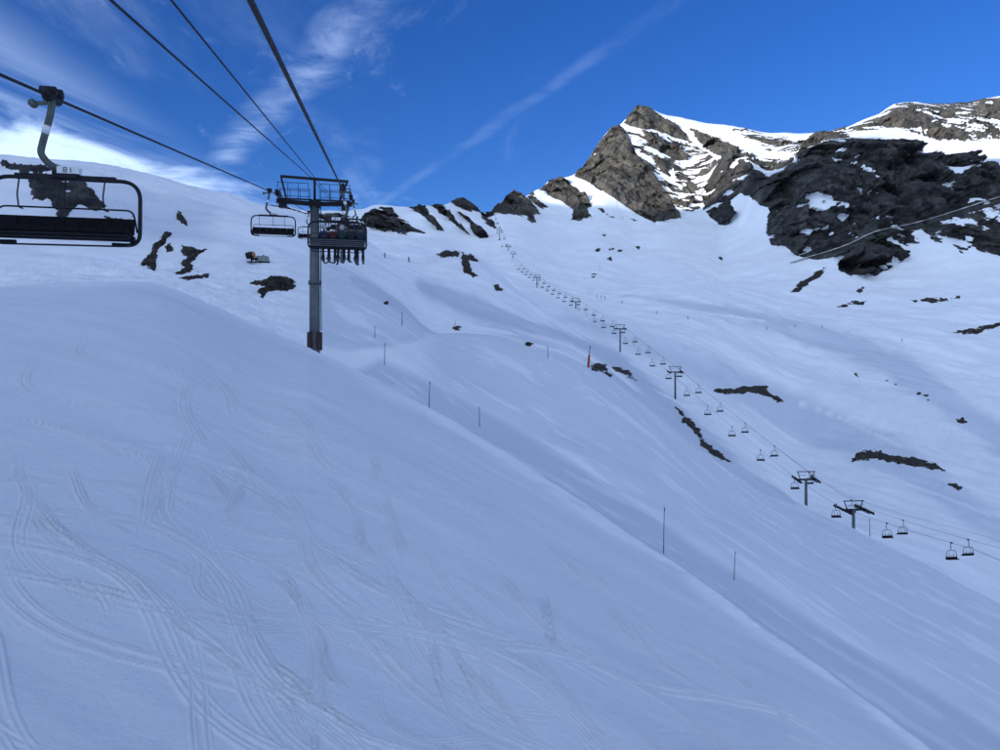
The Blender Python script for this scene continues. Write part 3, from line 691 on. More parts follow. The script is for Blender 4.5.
def copy_tree(o, parent=None):
    kids = list(o.children); c = o.copy(); col.objects.link(c)
    if parent:
        c.parent = parent; c.matrix_parent_inverse = Matrix()
    for ch in kids: copy_tree(ch, c)
    return c

# ------------------------------------------------------------------ rock outcrops standing out of the snow
def outcrop(outline, label, h=.7, kmin=2.3, group='rock outcrops in the snow', rough=1.0, seed=0):
    p = np.array(outline, float); u0, v0 = p.min(0)-2.5; u1, v1 = p.max(0)+2.5
    nu = int(np.clip((u1-u0)/.6, 10, 150)); nv = int(np.clip((v1-v0)/.6, 10, 80))
    uq, vq = np.meshgrid(np.linspace(u0, u1, nu), np.linspace(v0, v1, nv))
    s = poly_sd(outline, uq, vq)
    P0 = np.array([hit(a, b, kmin) for a, b in zip(uq.ravel(), vq.ravel())]).reshape(nv, nu, 3)
    dmed = np.median(P0[...,1][s > 0]) if (s > 0).any() else np.median(P0[...,1])
    px = dmed/F
    nz = fbm(uq/11+seed*3.1, vq/4+seed*1.7, 5, .62)
    e = s+nz*1.9
    fa, _l = facets(uq*1.0, vq*1.6, 5.0, 20+seed)
    hh = h*(np.clip(e/2.5, -1.0, 1.0)*.34)+np.where(e > .5, h*.09*fa, 0)+np.where(e > 0, h*.22*rough*ridged(uq/12+seed, vq/5-seed, 5, .65)*np.clip(e/2.5, 0, 1), 0)
    view = P0/np.linalg.norm(P0, axis=-1, keepdims=True)
    Q = P0 + np.array([0, 0, 1])*hh[...,None]*.8 - view*hh[...,None]*.55
    keep = e > -1.1
    ids = np.arange(nv*nu).reshape(nv, nu); fs = []
    for i in range(nv-1):
        for j in range(nu-1):
            if keep[i,j] and keep[i+1,j] and keep[i,j+1] and keep[i+1,j+1]:
                zs = P0[i:i+2, j:j+2, 1]
                if zs.max()-zs.min() < 25+dmed*.08: fs.append((ids[i,j], ids[i+1,j], ids[i+1,j+1], ids[i,j+1]))
    if not fs: return
    par = {}
    def find(a):
        while par.setdefault(a, a) != a: par[a] = par[par[a]]; a = par[a]
        return a
    for f in fs:
        for k in f[1:]: par[find(f[0])] = find(k)
    cnt = {}
    for f in fs: cnt[find(f[0])] = cnt.get(find(f[0]), 0)+1
    comps = [c for c in sorted(cnt, key=cnt.get, reverse=True) if cnt[c] >= 5][:7] or [max(cnt, key=cnt.get)]
    root = None
    for c in comps:
        ff = [f for f in fs if find(f[0]) == c]
        used = sorted({k for f in ff for k in f}); mp = {k: n for n, k in enumerate(used)}
        pts = Q.reshape(-1, 3)[used]
        if root is None:
            base = pts.mean(0)
            if len(comps) > 1: root = thing('rock_outcrop', base)
        mb = MB(); mb.add(pts-base, [tuple(mp[k] for k in f) for f in ff], False)
        o = mb.build('rock' if root else 'rock_outcrop', 'outcrop', root)
        if root is None: o.location = tuple(base); root = o
    return tag(root, label, 'rock', group)
OUT = [
 ([(251,283),(262,281),(272,277),(281,275),(290,279),(296,282),(295,288),(288,292),(276,290),(268,293),(262,299),(258,291),(264,286)], 'dark jagged rock slab in the snow left of the near lift pylon', .55, 2.6),
 ([(166,232),(172,233),(165,243),(158,250),(157,258),(155,271),(148,268),(140,264),(150,254),(154,244),(160,238)], 'tall dark split rock rib beside the near piste crest', .8, 5.2),
 ([(165,243),(172,244),(173,250),(167,252)], 'small dark boulder at the right of the split rock rib', .5, 5.2),
 ([(182,247),(190,245),(197,250),(207,249),(198,255),(192,262),(193,270),(184,275),(176,274),(186,266),(178,264),(188,258),(182,254)], 'dark ragged rock with pointed snow ledge left of snow cannon', .8, 5.0),
 ([(176,211),(181,213),(186,219),(188,226),(181,224),(177,217)], 'lone small dark rock high on the smooth snow dome', .8, 6.2),
 ([(180,279),(195,275),(211,273),(208,277),(190,280)], 'flat brown rock strip lying on snow at the piste edge', .25, 2.6),
 ([(437,254),(446,250),(460,252),(458,256),(448,257),(440,259)], 'dark rock cap on top of the rounded snow knoll', 1.2, 5.5),
 ([(462,253),(472,255),(478,261),(469,262),(472,270),(477,276),(473,277),(464,272),(461,262)], 'dark curved rock on the right flank of the snow knoll', 1.3, 5.5),
 ([(494,285),(499,284),(502,290),(496,291)], 'small greenish rock low on the right flank of the snow knoll', .9, 5.5),
 ([(590,366),(598,363),(607,365),(607,370),(600,374),(592,370)], 'grey weathered boulder beside the red padded snow lance', .6, 3.8),
 ([(611,366),(618,367),(628,371),(637,381),(630,378),(622,374),(614,370)], 'narrow dark rock edge trailing from the grey boulder', .5, 5.1),
 ([(604,372),(612,374),(612,377),(606,376)], 'small dark stone just below the grey boulder', .4, 4.0),
 ([(675,407),(681,411),(684,416),(692,420),(699,430),(703,440),(712,447),(721,454),(731,462),(722,460),(708,452),(701,446),(699,438),(690,427),(681,423),(684,418)], 'long black rock ledge running below the far lift pylon', .8, 5.1),
 ([(714,391),(720,389),(735,389),(744,387),(766,386),(768,390),(777,396),(790,403),(778,402),(763,394),(750,393),(730,394),(718,393)], 'green-black rock band on open snow right of far chairlift', 1.2, 6.2),
 ([(851,463),(857,452),(866,450),(880,451),(888,455),(903,458),(912,457),(925,461),(936,464),(944,470),(930,469),(915,466),(903,463),(890,462),(876,459),(862,460)], 'long dark rock band above the lower far lift pylons', 1.1, 6.2),
 ([(948,484),(956,484),(963,488),(958,490)], 'small rocks poking through snow below the long dark band', .6, 6.2),
 ([(951,333),(965,330),(982,327),(1002,322),(1002,326),(985,331),(965,334)], 'thin black rock ledge across the groomed slope below the crags', 2.0, 8.0),
 ([(838,307),(848,302),(866,301),(864,304),(850,305)], 'thin dark rock streak in snow below the round crag', 1.2, 8.5),
 ([(789,293),(803,281),(824,267),(827,268),(815,280),(800,290)], 'dark diagonal rock streak beside the foot of the big crag', 1.5, 8.5),
 ([(910,300),(925,299),(945,298),(960,296),(958,299),(935,302),(915,302)], 'broken line of dark stones below the right hand crags', 1.0, 8.5),
 ([(857,291),(862,286),(865,288),(860,293)], 'single dark boulder below the round crag', 1.2, 8.5),
 ([(855,374),(860,376),(862,380),(857,378)], 'small dark rock at the end of paired snow tracks', .9, 7.5),
 ([(955,419),(962,418),(968,422),(962,424)], 'small dark rock on the lit edge of the groomed slope', .9, 7.0),
 ([(526,345),(529,342.5),(532,344),(530,347)], 'small dark stone on the slope crest left of the red lance', .5, 3.6),
 ([(384.5,304),(387,301),(389,303),(388,305)], 'small dark stone on the ridge of the snow mound', .3, 3.4),
 ([(452,328),(458,325),(461,327),(455,330)], 'little dark rock on the snow bank under the red marker', .4, 4.3),
]
for i, (pts, lab, h, km) in enumerate(OUT): outcrop(pts, lab, h, km, seed=i+1)
for i, (u, v) in enumerate([(604,235),(598,250),(611,249),(620,251),(639,248),(609,258),(610,260),(594,275),(720,258)]):
    outcrop([(u-2.2,v-.4),(u+.6,v-1.4),(u+2.4,v-.6),(u+1.2,v+1.2),(u-1.6,v+1.0)], 'scattered small dark stone in the snow bowl under the peak', 1.3, 9.0, 'stones in the bowl under the peak', seed=i+30)
for i, (u, v) in enumerate([(887,380),(896,384),(905,390),(918,394),(926,396),(928,400),(911,380)]):
    outcrop([(u-1.8,v-.3),(u+.4,v-1.1),(u+2.0,v-.4),(u+1.0,v+.9),(u-1.2,v+.8)], 'scattered small stone in loose snow beside the groomed slope', .7, 7.0, 'stones beside the groomed slope', seed=i+50)
# the mule track cut across the crags, its snow-covered bed edged by a low bank
def ledge_path():
    pix = PATH[:-1]
    ds = np.linspace(672, 640, len(pix))
    pts = []
    for (u, v), d in zip(pix, ds):
        p = hit(u, v, 9.6); pts.append(p)
    q = np.array(pts); n = 90; t = np.linspace(0, len(q)-1, n)
    q = np.stack([np.interp(t, np.arange(len(q)), q[:,k]) for k in range(3)], 1)
    w = np.ones(9)/9
    for k in range(3):
        e = np.pad(q[:,k], 4, mode='edge'); q[:,k] = np.convolve(e, w, 'valid')
    mb = MB(); vs_ = []; 
    for i, p in enumerate(q):
        wob = .25*math.sin(i*1.3)+.2*math.sin(i*.37)
        vs_ += [p+[0,-1.9,.15], p+[0,-1.8,.62+wob*.9], p+[0,-1.2,.85+wob*.6], p+[0,3.5,.95+wob]]
    fs = [(i*4+k, (i+1)*4+k, (i+1)*4+k+1, i*4+k+1) for i in range(n-1) for k in range(3)]
    mb.add(vs_, fs, True)
    o = mb.build('path', 'track_snow'); o['kind'] = 'structure'; o['label'] = 'narrow snow covered path climbing across the dark crags'
plain('track_snow', (.50,.49,.48), .8, 0, .35, .25)
ledge_path()

# ------------------------------------------------------------------ the chairlift overhead
D1 = 50.0; LINE_S = -.18
GAUGE = 4.71
LROT = math.atan2(-LINE_S, 1.0)                     # heading of the lift line about Z
U_X0 = -1.0; D_X0 = U_X0-GAUGE                     # where the two ropes pass the camera's own cross-section
PY = [(-45.0, -8.0), (0.0, None), (50.0, None)]
def rope_x(side, y): return (U_X0 if side > 0 else D_X0)+LINE_S*y
ROPE_K = [(-60,-10.5),(0,2.05),(33.6,9.2),(50,13.75),(110,25.3),(290,63.5),(330,69)]
ROPE_KD = [(-60,-10.5),(0,2.47),(50,13.3),(110,25.3),(290,63.5),(330,69)]
def rope_z(side, y):
    K = ROPE_K if side > 0 else ROPE_KD
    return float(np.interp(y, [k[0] for k in K], [k[1] for k in K]))
for side, lab in ((1, 'thick uphill haul rope of the near chairlift passing overhead'), (-1, 'thick downhill haul rope carrying the near empty chair')):
    ys = [-60, -20, 0, 25, 33.6, 50, 80, 110, 200, 290, 330]
    mb = MB(); mb.tube([(rope_x(side, y), y, rope_z(side, y)) for y in ys], .031 if side > 0 else .027, 10)
    tag(mb.build('haul_rope', 'rope_steel'), lab, 'cable', 'ropes of the near chairlift')
mid = (U_X0+D_X0)/2
for off, z0, z1, lab in ((.45, 3.1, 14.5, 'thin signal cable ending at the left of the pylon top'), (.62, 4.2, 14.5, 'thin signal cable ending near the middle of the pylon top')):
    x0 = {.45: -3.5, .62: -3.4}[off]; x1 = {.45: -12.60, .62: -12.35}[off]
    mb = MB()
    sl = (x1-x0)/50; sz = (z1-z0)/50
    mb.tube([(x0-40*sl, -40, z0-40*sz), (x0, 0, z0), (x1, 50, z1), (x1-60*.18, 110, 27.0), (x1-240*.18, 290, 65.5)], .022, 8)
    tag(mb.build('signal_cable', 'rope_steel'), lab, 'cable', 'ropes of the near chairlift')

def sheave_train(root, cx, z, n=6, pitch=.42, slope=.2, r=.20):
    """beam under/over the rope with its row of wheels"""
    L = n*pitch
    b = MB(); b.bar((cx, -L/2, z-.30-slope*L/2), (cx, L/2, z-.30+slope*L/2), .14, .20); b.bar((cx+.12, -L/2*.7, z-.30-slope*L*.35), (cx+.12, L/2*.7, z-.30+slope*L*.35), .05, .26)
    bo = b.build('sheave_beam', 'dark_steel', root)
    for i in range(n):
        y = (i-(n-1)/2)*pitch
        w = MB(); zz = z-.22+slope*y; w.cyl((cx-.07, y, zz), (cx+.07, y, zz), r, 14); w.cyl((cx-.10, y, zz), (cx+.10, y, zz), r*.35, 8)
        w.build('sheave_wheel', 'dark_steel', bo)
def pylon(loc, height, label, hw=GAUGE/2, col_r=(.36,.30), frame=True, group='pylons of the near chairlift', pad=True, deep=1.5, rz=LROT):
    root = thing('lift_pylon', loc, rz); H = height
    c = MB(); c.tube([(0,0,-deep),(0,0,H*.43),(0,0,H*.43+.01),(0,0,H-.9)], [col_r[0], col_r[0]*.95, col_r[0]*.93, col_r[1]], 20)
    cc = c.build('column', 'galv', root)
    fl = MB(); fl.cyl((0,0,H*.43-.10),(0,0,H*.43+.10), col_r[0]*1.16, 20); fl.build('flange', 'galv', cc)
    for k in range(10):
        an = k*math.pi/5; bt = MB(); bt.cyl((math.cos(an)*col_r[0]*1.07, math.sin(an)*col_r[0]*1.07, H*.43-.15), (math.cos(an)*col_r[0]*1.07, math.sin(an)*col_r[0]*1.07, H*.43+.15), .025, 6)
        bt.build('bolt', 'galv', cc)
    ld = MB()
    for s in (-.19, .19): ld.bar((col_r[0]+.07, s, 1.4), (col_r[0]+.02, s, H-.9), .035)
    z = 1.5
    while z < H-.9: ld.bar((col_r[0]+.06, -.19, z), (col_r[0]+.06, .19, z), .025); z += .30
    ld.build('ladder', 'dark_steel', cc)
    if pad:
        f = MB(); f.box((0,0,-1.1),(1.1,1.1,1.0)); f.build('footing', 'concrete', root)
        for sx_ in (-1, 1):
            p = MB(); w = .06
            pts = []
            for k in range(7):
                an = -1.15+2.3*k/6; an = an if sx_ > 0 else an+math.pi
                pts.append((math.cos(an)*.43, math.sin(an)*.43))
            vv = [(x, y, zz) for zz in (.1, 1.28) for x, y in pts]+[(x*1.16, y*1.16, zz) for zz in (.1, 1.28) for x, y in pts]; n = 7
            fs = [(k, k+1, n+k+1, n+k) for k in range(n-1)]+[(2*n+k, 3*n+k, 3*n+k+1, 2*n+k+1) for k in range(n-1)]+[(n+k, n+k+1, 3*n+k+1, 3*n+k) for k in range(n-1)]+[(k, 2*n+k, 2*n+k+1, k+1) for k in range(n-1)]
            fs += [(0, n, 3*n, 2*n), (n-1, 3*n-1, 4*n-1, 2*n-1)]
            p.add(vv, fs); p.build('protective_pad', 'rust_pad', root)
    # head: crossarm, lifting frame, catwalks
    zA = H-.72
    a = MB(); a.bar((-hw-.1,0,zA),(-.1,0,zA-.10), .24,.26); a.bar((.1,0,zA-.10),(hw+.1,0,zA), .24,.26); a.box((0,0,zA-.10),(.72,.60,.42)); a.build('crossarm', 'dark_steel', root)
    t = MB(); t.bar((-hw+.15,0,H+.92),(hw-.15,0,H+.78), .13,.16); t.cyl((0,0,zA),(0,0,H+.9),.085,10)
    for s in (-1, 1): t.bar((s*(hw-.2),0,H+.84),(s*(hw-.75) if s > 0 else s*(hw-.55),0,zA+.1), .12,.12)
    t.build('lifting_frame', 'dark_steel', root)
    for s in (-1, 1):
        cw = MB()
        cw.box((s*(hw*.52), -.62, zA+.02),(hw*.95,.30,.04)); cw.box((s*(hw*.52), .62, zA+.02),(hw*.95,.30,.04))
        cw.build('catwalk', 'dark_steel', root)
        for yy in (-.74, .74):
            rl = MB()
            for zz in (.55, 1.05): rl.bar((s*.35, yy, zA+zz),(s*(hw*.98), yy, zA+zz), .03)
            for k in range(4): xx = s*(.35+(hw*.98-.35)*k/3); rl.bar((xx, yy, zA),(xx, yy, zA+1.06), .035)
            rl.build('railing', 'dark_steel', root)
        sheave_train(root, s*hw, H, 6 if frame else 8, slope=.2)
        bx = MB(); bx.box((s*(hw-.35), -.35, zA-.38),(.5,.4,.28)); bx.build('junction_box', 'dark_steel', root)
    tag(root, label, 'pylon', group); return root
cx1 = mid+LINE_S*50; gz1 = ground(cx1, 50.0)
pylon((cx1, 50.0, gz1), 13.55-gz1, 'tall grey tubular lift pylon with red base pads on the piste edge')
cx2 = mid+LINE_S*110; gz2 = ground(cx2, 110.0)
pylon((cx2, 110.0, gz2), max(5.5, 25.1-gz2), 'second lift pylon half hidden behind riders on the knoll', col_r=(.30,.26), pad=False)

def make_chair():
    """six seat chair: local +Y is the way its riders face, origin at the rope"""
    root = thing('chairlift_chair', (0,0,0)); ox = -.27; W = 1.50
    gmb = MB(); gmb.tube([(0,-.36,.0),(0,-.30,.02),(0,0,.03),(0,.30,0),(0,.40,-.02)], [.05,.11,.10,.12,.07], 10); gmb.tube([(.02,.22,-.10),(-.02,.34,-.04),(-.03,.40,.02)], [.10,.12,.06], 8); gmb.tube([(.02,-.28,.22),(0,-.18,.12),(0,-.05,.02)], [.09,.10,.08], 8); gmb.cyl((-.16,-.10,.10),(.16,-.10,.10),.11,12); gmb.cyl((-.15,.22,.06),(.15,.22,.06),.09,12)
    go = gmb.build('grip', 'dark_steel', root)
    k = MB(); k.bar((.05,0,-.12),(.38,0,-.16),.07,.07); k.cyl((.38,-.06,-.16),(.38,.06,-.16),.085,12); k.build('guide_roller', 'green_steel', go)
    h = MB(); h.tube(arc_path([(0,0,-.02),(.03,0,-.34),(.20,0,-1.02),(.24,0,-1.22),(.06,0,-1.46),(-.34,0,-1.60),(-.52,0,-1.62)], .22), .072, 12)
    ho = h.build('hanger', 'green_steel', root)
    bd = MB(); bd.tube([(.105,0,-.62),(.145,0,-.80)], .078, 12); bd.build('reflective_band', 'white_plate', ho)
    pl = MB(); pl.box((-.34,0,-1.57),(.44,.20,.15)); po = pl.build('number_plate', 'white_plate', ho)
    for sgn in (-1, 1):                              # two digits on each face of the plate
        for dx in (-.055, .055):
            dg = MB(); cx_ = -.34+dx
            for bx0, bz0, bw, bh in (((-.03,0,.014,.10),(.03,0,.014,.10),(0,.045,.07,.014),(0,0,.07,.014),(0,-.045,.07,.014)) if dx*sgn > 0 else ((0,0,.016,.10),)):
                dg.box((cx_+bx0, sgn*.102, -1.57+bz0), (bw, .006, bh))
            dg.build('digit', 'black_print', po)
    zt, zb = -1.74, -3.14
    bl = MB(); loop = arc_path([(ox-.4,0,zt),(ox-W,0,zt),(ox-W,0,zb),(ox-W+.05,.02,zb)], .42, 8)
    bl.tube(arc_path([(ox,0,zt),(ox-W,0,zt),(ox-W,.05,zb),(ox-W+.55,.08,zb)], .42, 8), .043, 10)
    bl.tube(arc_path([(ox,0,zt),(ox+W,0,zt),(ox+W,.05,zb),(ox+W-.55,.08,zb)], .42, 8), .043, 10)
    bl.bar((ox-1.0,0,zt+.02),(ox+1.0,0,zt+.02),.09,.11); bl.box((ox,0,zt+.08),(.5,.18,.14))
    bl.build('bail_frame', 'dark_steel', root)
    bk = MB()
    n = 6; w = (2*W-.22)/n
    st_ = MB(); st_.box((ox,.12,-3.02),(2*W-.16,.10,.10)); st_.box((ox,.42,-3.05),(2*W-.2,.06,.06)); so_ = st_.build('seat_frame', 'dark_steel', root)
    for i in range(n):
        x = ox-W+.11+w*(i+.5)
        s_ = MB(); s_.box((x,.32,-2.96),(w-.012,.50,.10), Matrix.Rotation(math.radians(8),3,'X')); s_.build('seat', 'cushion', so_)
        b_ = MB(); b_.box((x,.03,-2.74),(w-.012,.07,.34), Matrix.Rotation(math.radians(8),3,'X')); b_.build('backrest', 'cushion', so_)
    bb = MB()
    bb.tube(arc_path([(ox-W+.06,.02,-2.85),(ox-W+.16,-.04,-2.36),(ox+W-.16,-.04,-2.36),(ox+W-.06,.02,-2.85)], .16, 5), .020, 8)
    for dx in (-.78, 0, .92): bb.tube(arc_path([(ox+dx,0,zt),(ox+dx+.05,-.02,-2.1),(ox+dx+.03,-.05,-2.38),(ox+dx-.06,-.05,-2.40)], .06, 4), .016, 6)
    bb.build('back_rail', 'dark_steel', root)
    sb = MB()
    sb.tube(arc_path([(ox-W+.15,.05,-3.05),(ox-W+.16,.35,-3.22),(ox+W-.3,.35,-3.24),(ox+W-.15,.05,-3.05)], .14, 5), .020, 8)
    sb.tube([(ox-W+.1,.55,-3.02),(ox+W-.1,.55,-3.02)], .018, 8)
    sb.build('safety_bar', 'dark_steel', root)
    return root

CS = .85
# ------------------------------------------------------------------ people
def skin_body(name, verts, edges, radii, mat, parent):
    """one continuous body surface grown over a joint skeleton"""
    me = bpy.data.meshes.new(name); me.from_pydata(verts, edges, [])
    o = bpy.data.objects.new(name, me); col.objects.link(o)
    m = o.modifiers.new('skin', 'SKIN'); m.use_smooth_shade = True
    for i, r in enumerate(radii):
        sv = me.skin_vertices[0].data[i]; sv.radius = (r, r) if not isinstance(r, tuple) else r; sv.use_root = (i == 0)
    ss = o.modifiers.new('sub', 'SUBSURF'); ss.levels = 1; ss.render_levels = 1
    me.materials.append(MATS[mat]); 
    if parent: o.parent = parent
    return o
def head_parts(root, c, face, helmet):
    """face > nose; helmet and goggles; face gives the way the head looks (unit xy)"""
    c = Vector(c); f = Vector((face[0], face[1], 0)).normalized(); r = Vector((f.y, -f.x, 0))
    hd = MB(); hd.ball(c, (.078,.092,.115), 12, 9); ho = hd.build('face', 'skin', root)
    ns = MB(); ns.ball(c+f*.092+Vector((0,0,-.01)), .018, 6, 5); ns.build('nose', 'skin', ho)
    hl = MB(); hl.ball(c+Vector((0,0,.035))-f*.012, (.118,.128,.118), 14, 9); hl.build('helmet', helmet, root)
    gg = MB(); gg.tube([c+f*.080-r*.085+Vector((0,0,.02)), c+f*.112+Vector((0,0,.02)), c+f*.080+r*.085+Vector((0,0,.02))], .034, 8); gg.build('goggles', 'helmet_black', root)
def hands(root, pts, fwd):
    for p in pts:
        p = Vector(p); f = Vector(fwd).normalized(); sd_ = Vector((0,0,1)).cross(f).normalized()
        m = MB(); m.ball(p, (.045,.05,.035), 8, 6)
        for k in range(4): o_ = (k-1.5)*.022; m.tube([p+sd_*o_+f*.03, p+sd_*o_+f*(.075+.008*(k in (1,2))), p+sd_*o_+f*.08+Vector((0,0,-.04))], .0115, 6)
        m.tube([p+sd_*.035, p+sd_*.06+f*.03, p+sd_*.05+f*.055+Vector((0,0,-.015))], .012, 6)
        m.build('glove', 'boot', root)
def seated_rider(loc, rz, jacket, trousers, helmet, label, lean=0.0):
    root = thing('person', loc, rz+random.uniform(-.14, .14))     # origin on the seat, riding towards +Y
    v = [(0,.10,.13),(0,.06,.30),(0,.04,.46),(0,.05,.56),(0,.06,.66)]           # hips .. neck
    e = [(0,1),(1,2),(2,3),(3,4)]; r = [(.17,.14),(.16,.12),(.18,.13),(.16,.11),(.06,.06)]
    for s in (-1, 1):
        b = len(v); v += [(s*.20,.06,.53),(s*.27,.14,.30),(s*.17,.38,.24)]; e += [(3,b),(b,b+1),(b+1,b+2)]; r += [.075,.062,.045]
    skin_body('jacket', v, e, r, jacket, root)
    v = [(0,.10,.12)]; e = []; r = [(.16,.12)]
    sw = {s: random.uniform(-.16, .14) for s in (-1, 1)}; sp = random.uniform(.9, 1.35)
    for s in (-1, 1):
        b = len(v); v += [(s*.10,.16,.10),(s*.13*sp,.52,.06),(s*.13*sp,.55+sw[s]*.5,-.20),(s*.13*sp,.54+sw[s],-.40)]; e += [(0,b),(b,b+1),(b+1,b+2),(b+2,b+3)]; r += [.095,.080,.068,.060]
    skin_body('trousers', v, e, r, trousers, root)
    head_parts(root, (0,.09,.80), (lean,1), helmet)
    hands(root, [(.15,.42,.24),(-.15,.42,.24)], (0,1,0))
    for s in (-1, 1):
        bt = MB(); fx = s*.13*sp; fy = sw[s]; bt.tube([(fx,.54+fy,-.34),(fx,.55+fy,-.52)], .075, 10); bt.box((fx,.60+fy,-.55),(.11,.32,.09)); bo = bt.build('boot', 'boot', root)
        sk = MB(); pts = [(fx, .60+y+fy, -.615+zz-.35*fy*y) for q, y, zz in ((0,-.75,.02),(0,-.4,0),(0,0,-.005),(0,.5,0),(0,.78,.03),(0,.92,.10))]
        for a_, b_ in zip(pts[:-1], pts[1:]): sk.bar(a_, b_, .085, .018)
        sk.build('ski', 'ski_base', bo)
    return tag(root, label, 'person', 'riders on the near chairlift')

proto = make_chair()
def place_chair(o, side, y, label, swing=0.0):
    o.location = (rope_x(side, y), y, rope_z(side, y)); o.rotation_euler = (0, swing, LROT+(math.pi if side < 0 else 0)); o.scale = (CS, CS, CS)
    tag(o, label, 'chairlift chair', 'chairs of the near chairlift'); return o
DOWN = [(13.7, 'large empty dark chair under its grey-green hanger with number plate'), (44.8, 'empty chair hanging left of the near pylon head'), (76.0, 'empty chair partly behind the near pylon column'), (107, 'small empty chair on the downhill rope beyond the second pylon'), (138, 'tiny empty chair high on the downhill rope beyond the second pylon')]
UP = [(33.6, 'chair full of riders seen from behind beside near pylon'), (64.0, 'second chair of riders, just ahead of the nearest riders'), (95, 'third chair of riders close to the second pylon'), (126, 'small chair of riders beyond the second pylon')]
chairs = []
for i, (y, lab) in enumerate(DOWN): chairs.append(place_chair(proto if i == 0 else copy_tree(proto), -1, y, lab))
for i, (y, lab) in enumerate(UP): chairs.append(place_chair(copy_tree(proto), 1, y, lab))
for c_ in chairs[5:]:     # seen from behind these show grey slatted backrests
    for ch in c_.children:
        if ch.name.startswith('seat_frame'):
            for i in range(4):
                sl = MB(); sl.box((-.27,-.03-.012*i,-2.98+.10*i),(2.86,.045,.066)); sl.build('back_slat', 'slat_grey', ch)
RID = [('jacket_black','trouser_black','helmet_black'),('jacket_navy','trouser_grey','helmet_white'),('jacket_red','trouser_black','helmet_black'),('jacket_teal','trouser_black','helmet_white'),('jacket_black','trouser_grey','helmet_black'),('jacket_navy','trouser_black','helmet_black')]
DESC = {'jacket_black':'black','jacket_navy':'navy','jacket_red':'dark red','jacket_teal':'teal'}
WHERE = ['on the chair nearest the camera side of the pylon', 'on the second chair up the rope', 'on the third chair by the second pylon', 'on the small chair beyond the second pylon']
for ci, (y, lab) in enumerate(UP):
    seats = {0: (1,2,3,4,5), 1: (0,2,3,4,5), 2: (1,2,4,5), 3: (1,3,4)}[ci]
    for si in seats:
        jk, tr, hm = RID[(si+ci*2) % 6]; w = (2*1.50-.22)/6; x = (-.27-1.50+.11+w*(si+.5))*CS
        ca, sa_ = math.cos(LROT), math.sin(LROT); yy = .22*CS
        loc = (rope_x(1, y)+x*ca-yy*sa_, y+x*sa_+yy*ca, rope_z(1, y)-2.90*CS)
        ordn = ['first','second','third','fourth','fifth','sixth'][si]
        seated_rider(loc, LROT, jk, tr, hm, f"rider in {DESC[jk]} jacket, {ordn} seat, {WHERE[ci].replace('the chair nearest the camera side of the pylon','the largest rider chair')}", lean=random.uniform(-.4,.4))

# ------------------------------------------------------------------ the far chairlift
FP = [(853,153,508),(806,171,478),(675,253,371),(620,317,328),(576,398,301),(537,513,277),(513.5,624,258.5),(508.5,652,254),(499.5,711,230)]
def far_x(d): return 92-.13*d
FK = [(58,-29.5),(118,-24.2)]+[(d, (HY-v)/F*d) for u, d, v in FP]+[(788,(HY-209)/F*788)]
def far_z(d):
    return float(np.interp(d, [k[0] for k in FK], [k[1] for k in FK]))
FG = 2.35; FROT = math.atan2(.13, 1)
for s, lab in ((-1,'left haul rope of the far chairlift across the valley'), (1,'right haul rope of the far chairlift across the valley'), (0,'overhead signal wire above the far chairlift ropes')):
    mb = MB(); pts = []
    for (d0, z0), (d1, z1) in zip(FK[:-1], FK[1:]):
        for t in (0,.25,.5,.75):
            d = d0+(d1-d0)*t; sag = 4*t*(1-t)*(.012*(d1-d0))*.55
            pts.append((far_x(d)+s*FG, d, z0+(z1-z0)*t-sag+(1.9 if s == 0 else 0)))
    d, z = FK[-1]; pts.append((far_x(d)+s*FG, d, z+(1.9 if s == 0 else 0)))
    mb.tube(pts, .026 if s else .018, 5)
    tag(mb.build('haul_rope' if s else 'signal_cable', 'rope_steel'), lab, 'cable', 'ropes of the far chairlift')
FLAB = ['lowest pylon of the far chairlift with long sloping sheave trains', 'far chairlift pylon just uphill of the lowest one', 'far lift pylon above the long black rock ledge', 'far lift pylon uphill of the red padded lance', 'far lift pylon beside skiers on the wide piste', 'far lift pylon at the foot of the snow bowl', 'lower one of two close pylons on the upper far chairlift', 'upper one of two close pylons on the upper far chairlift', 'topmost far lift pylon under the ridge rocks']
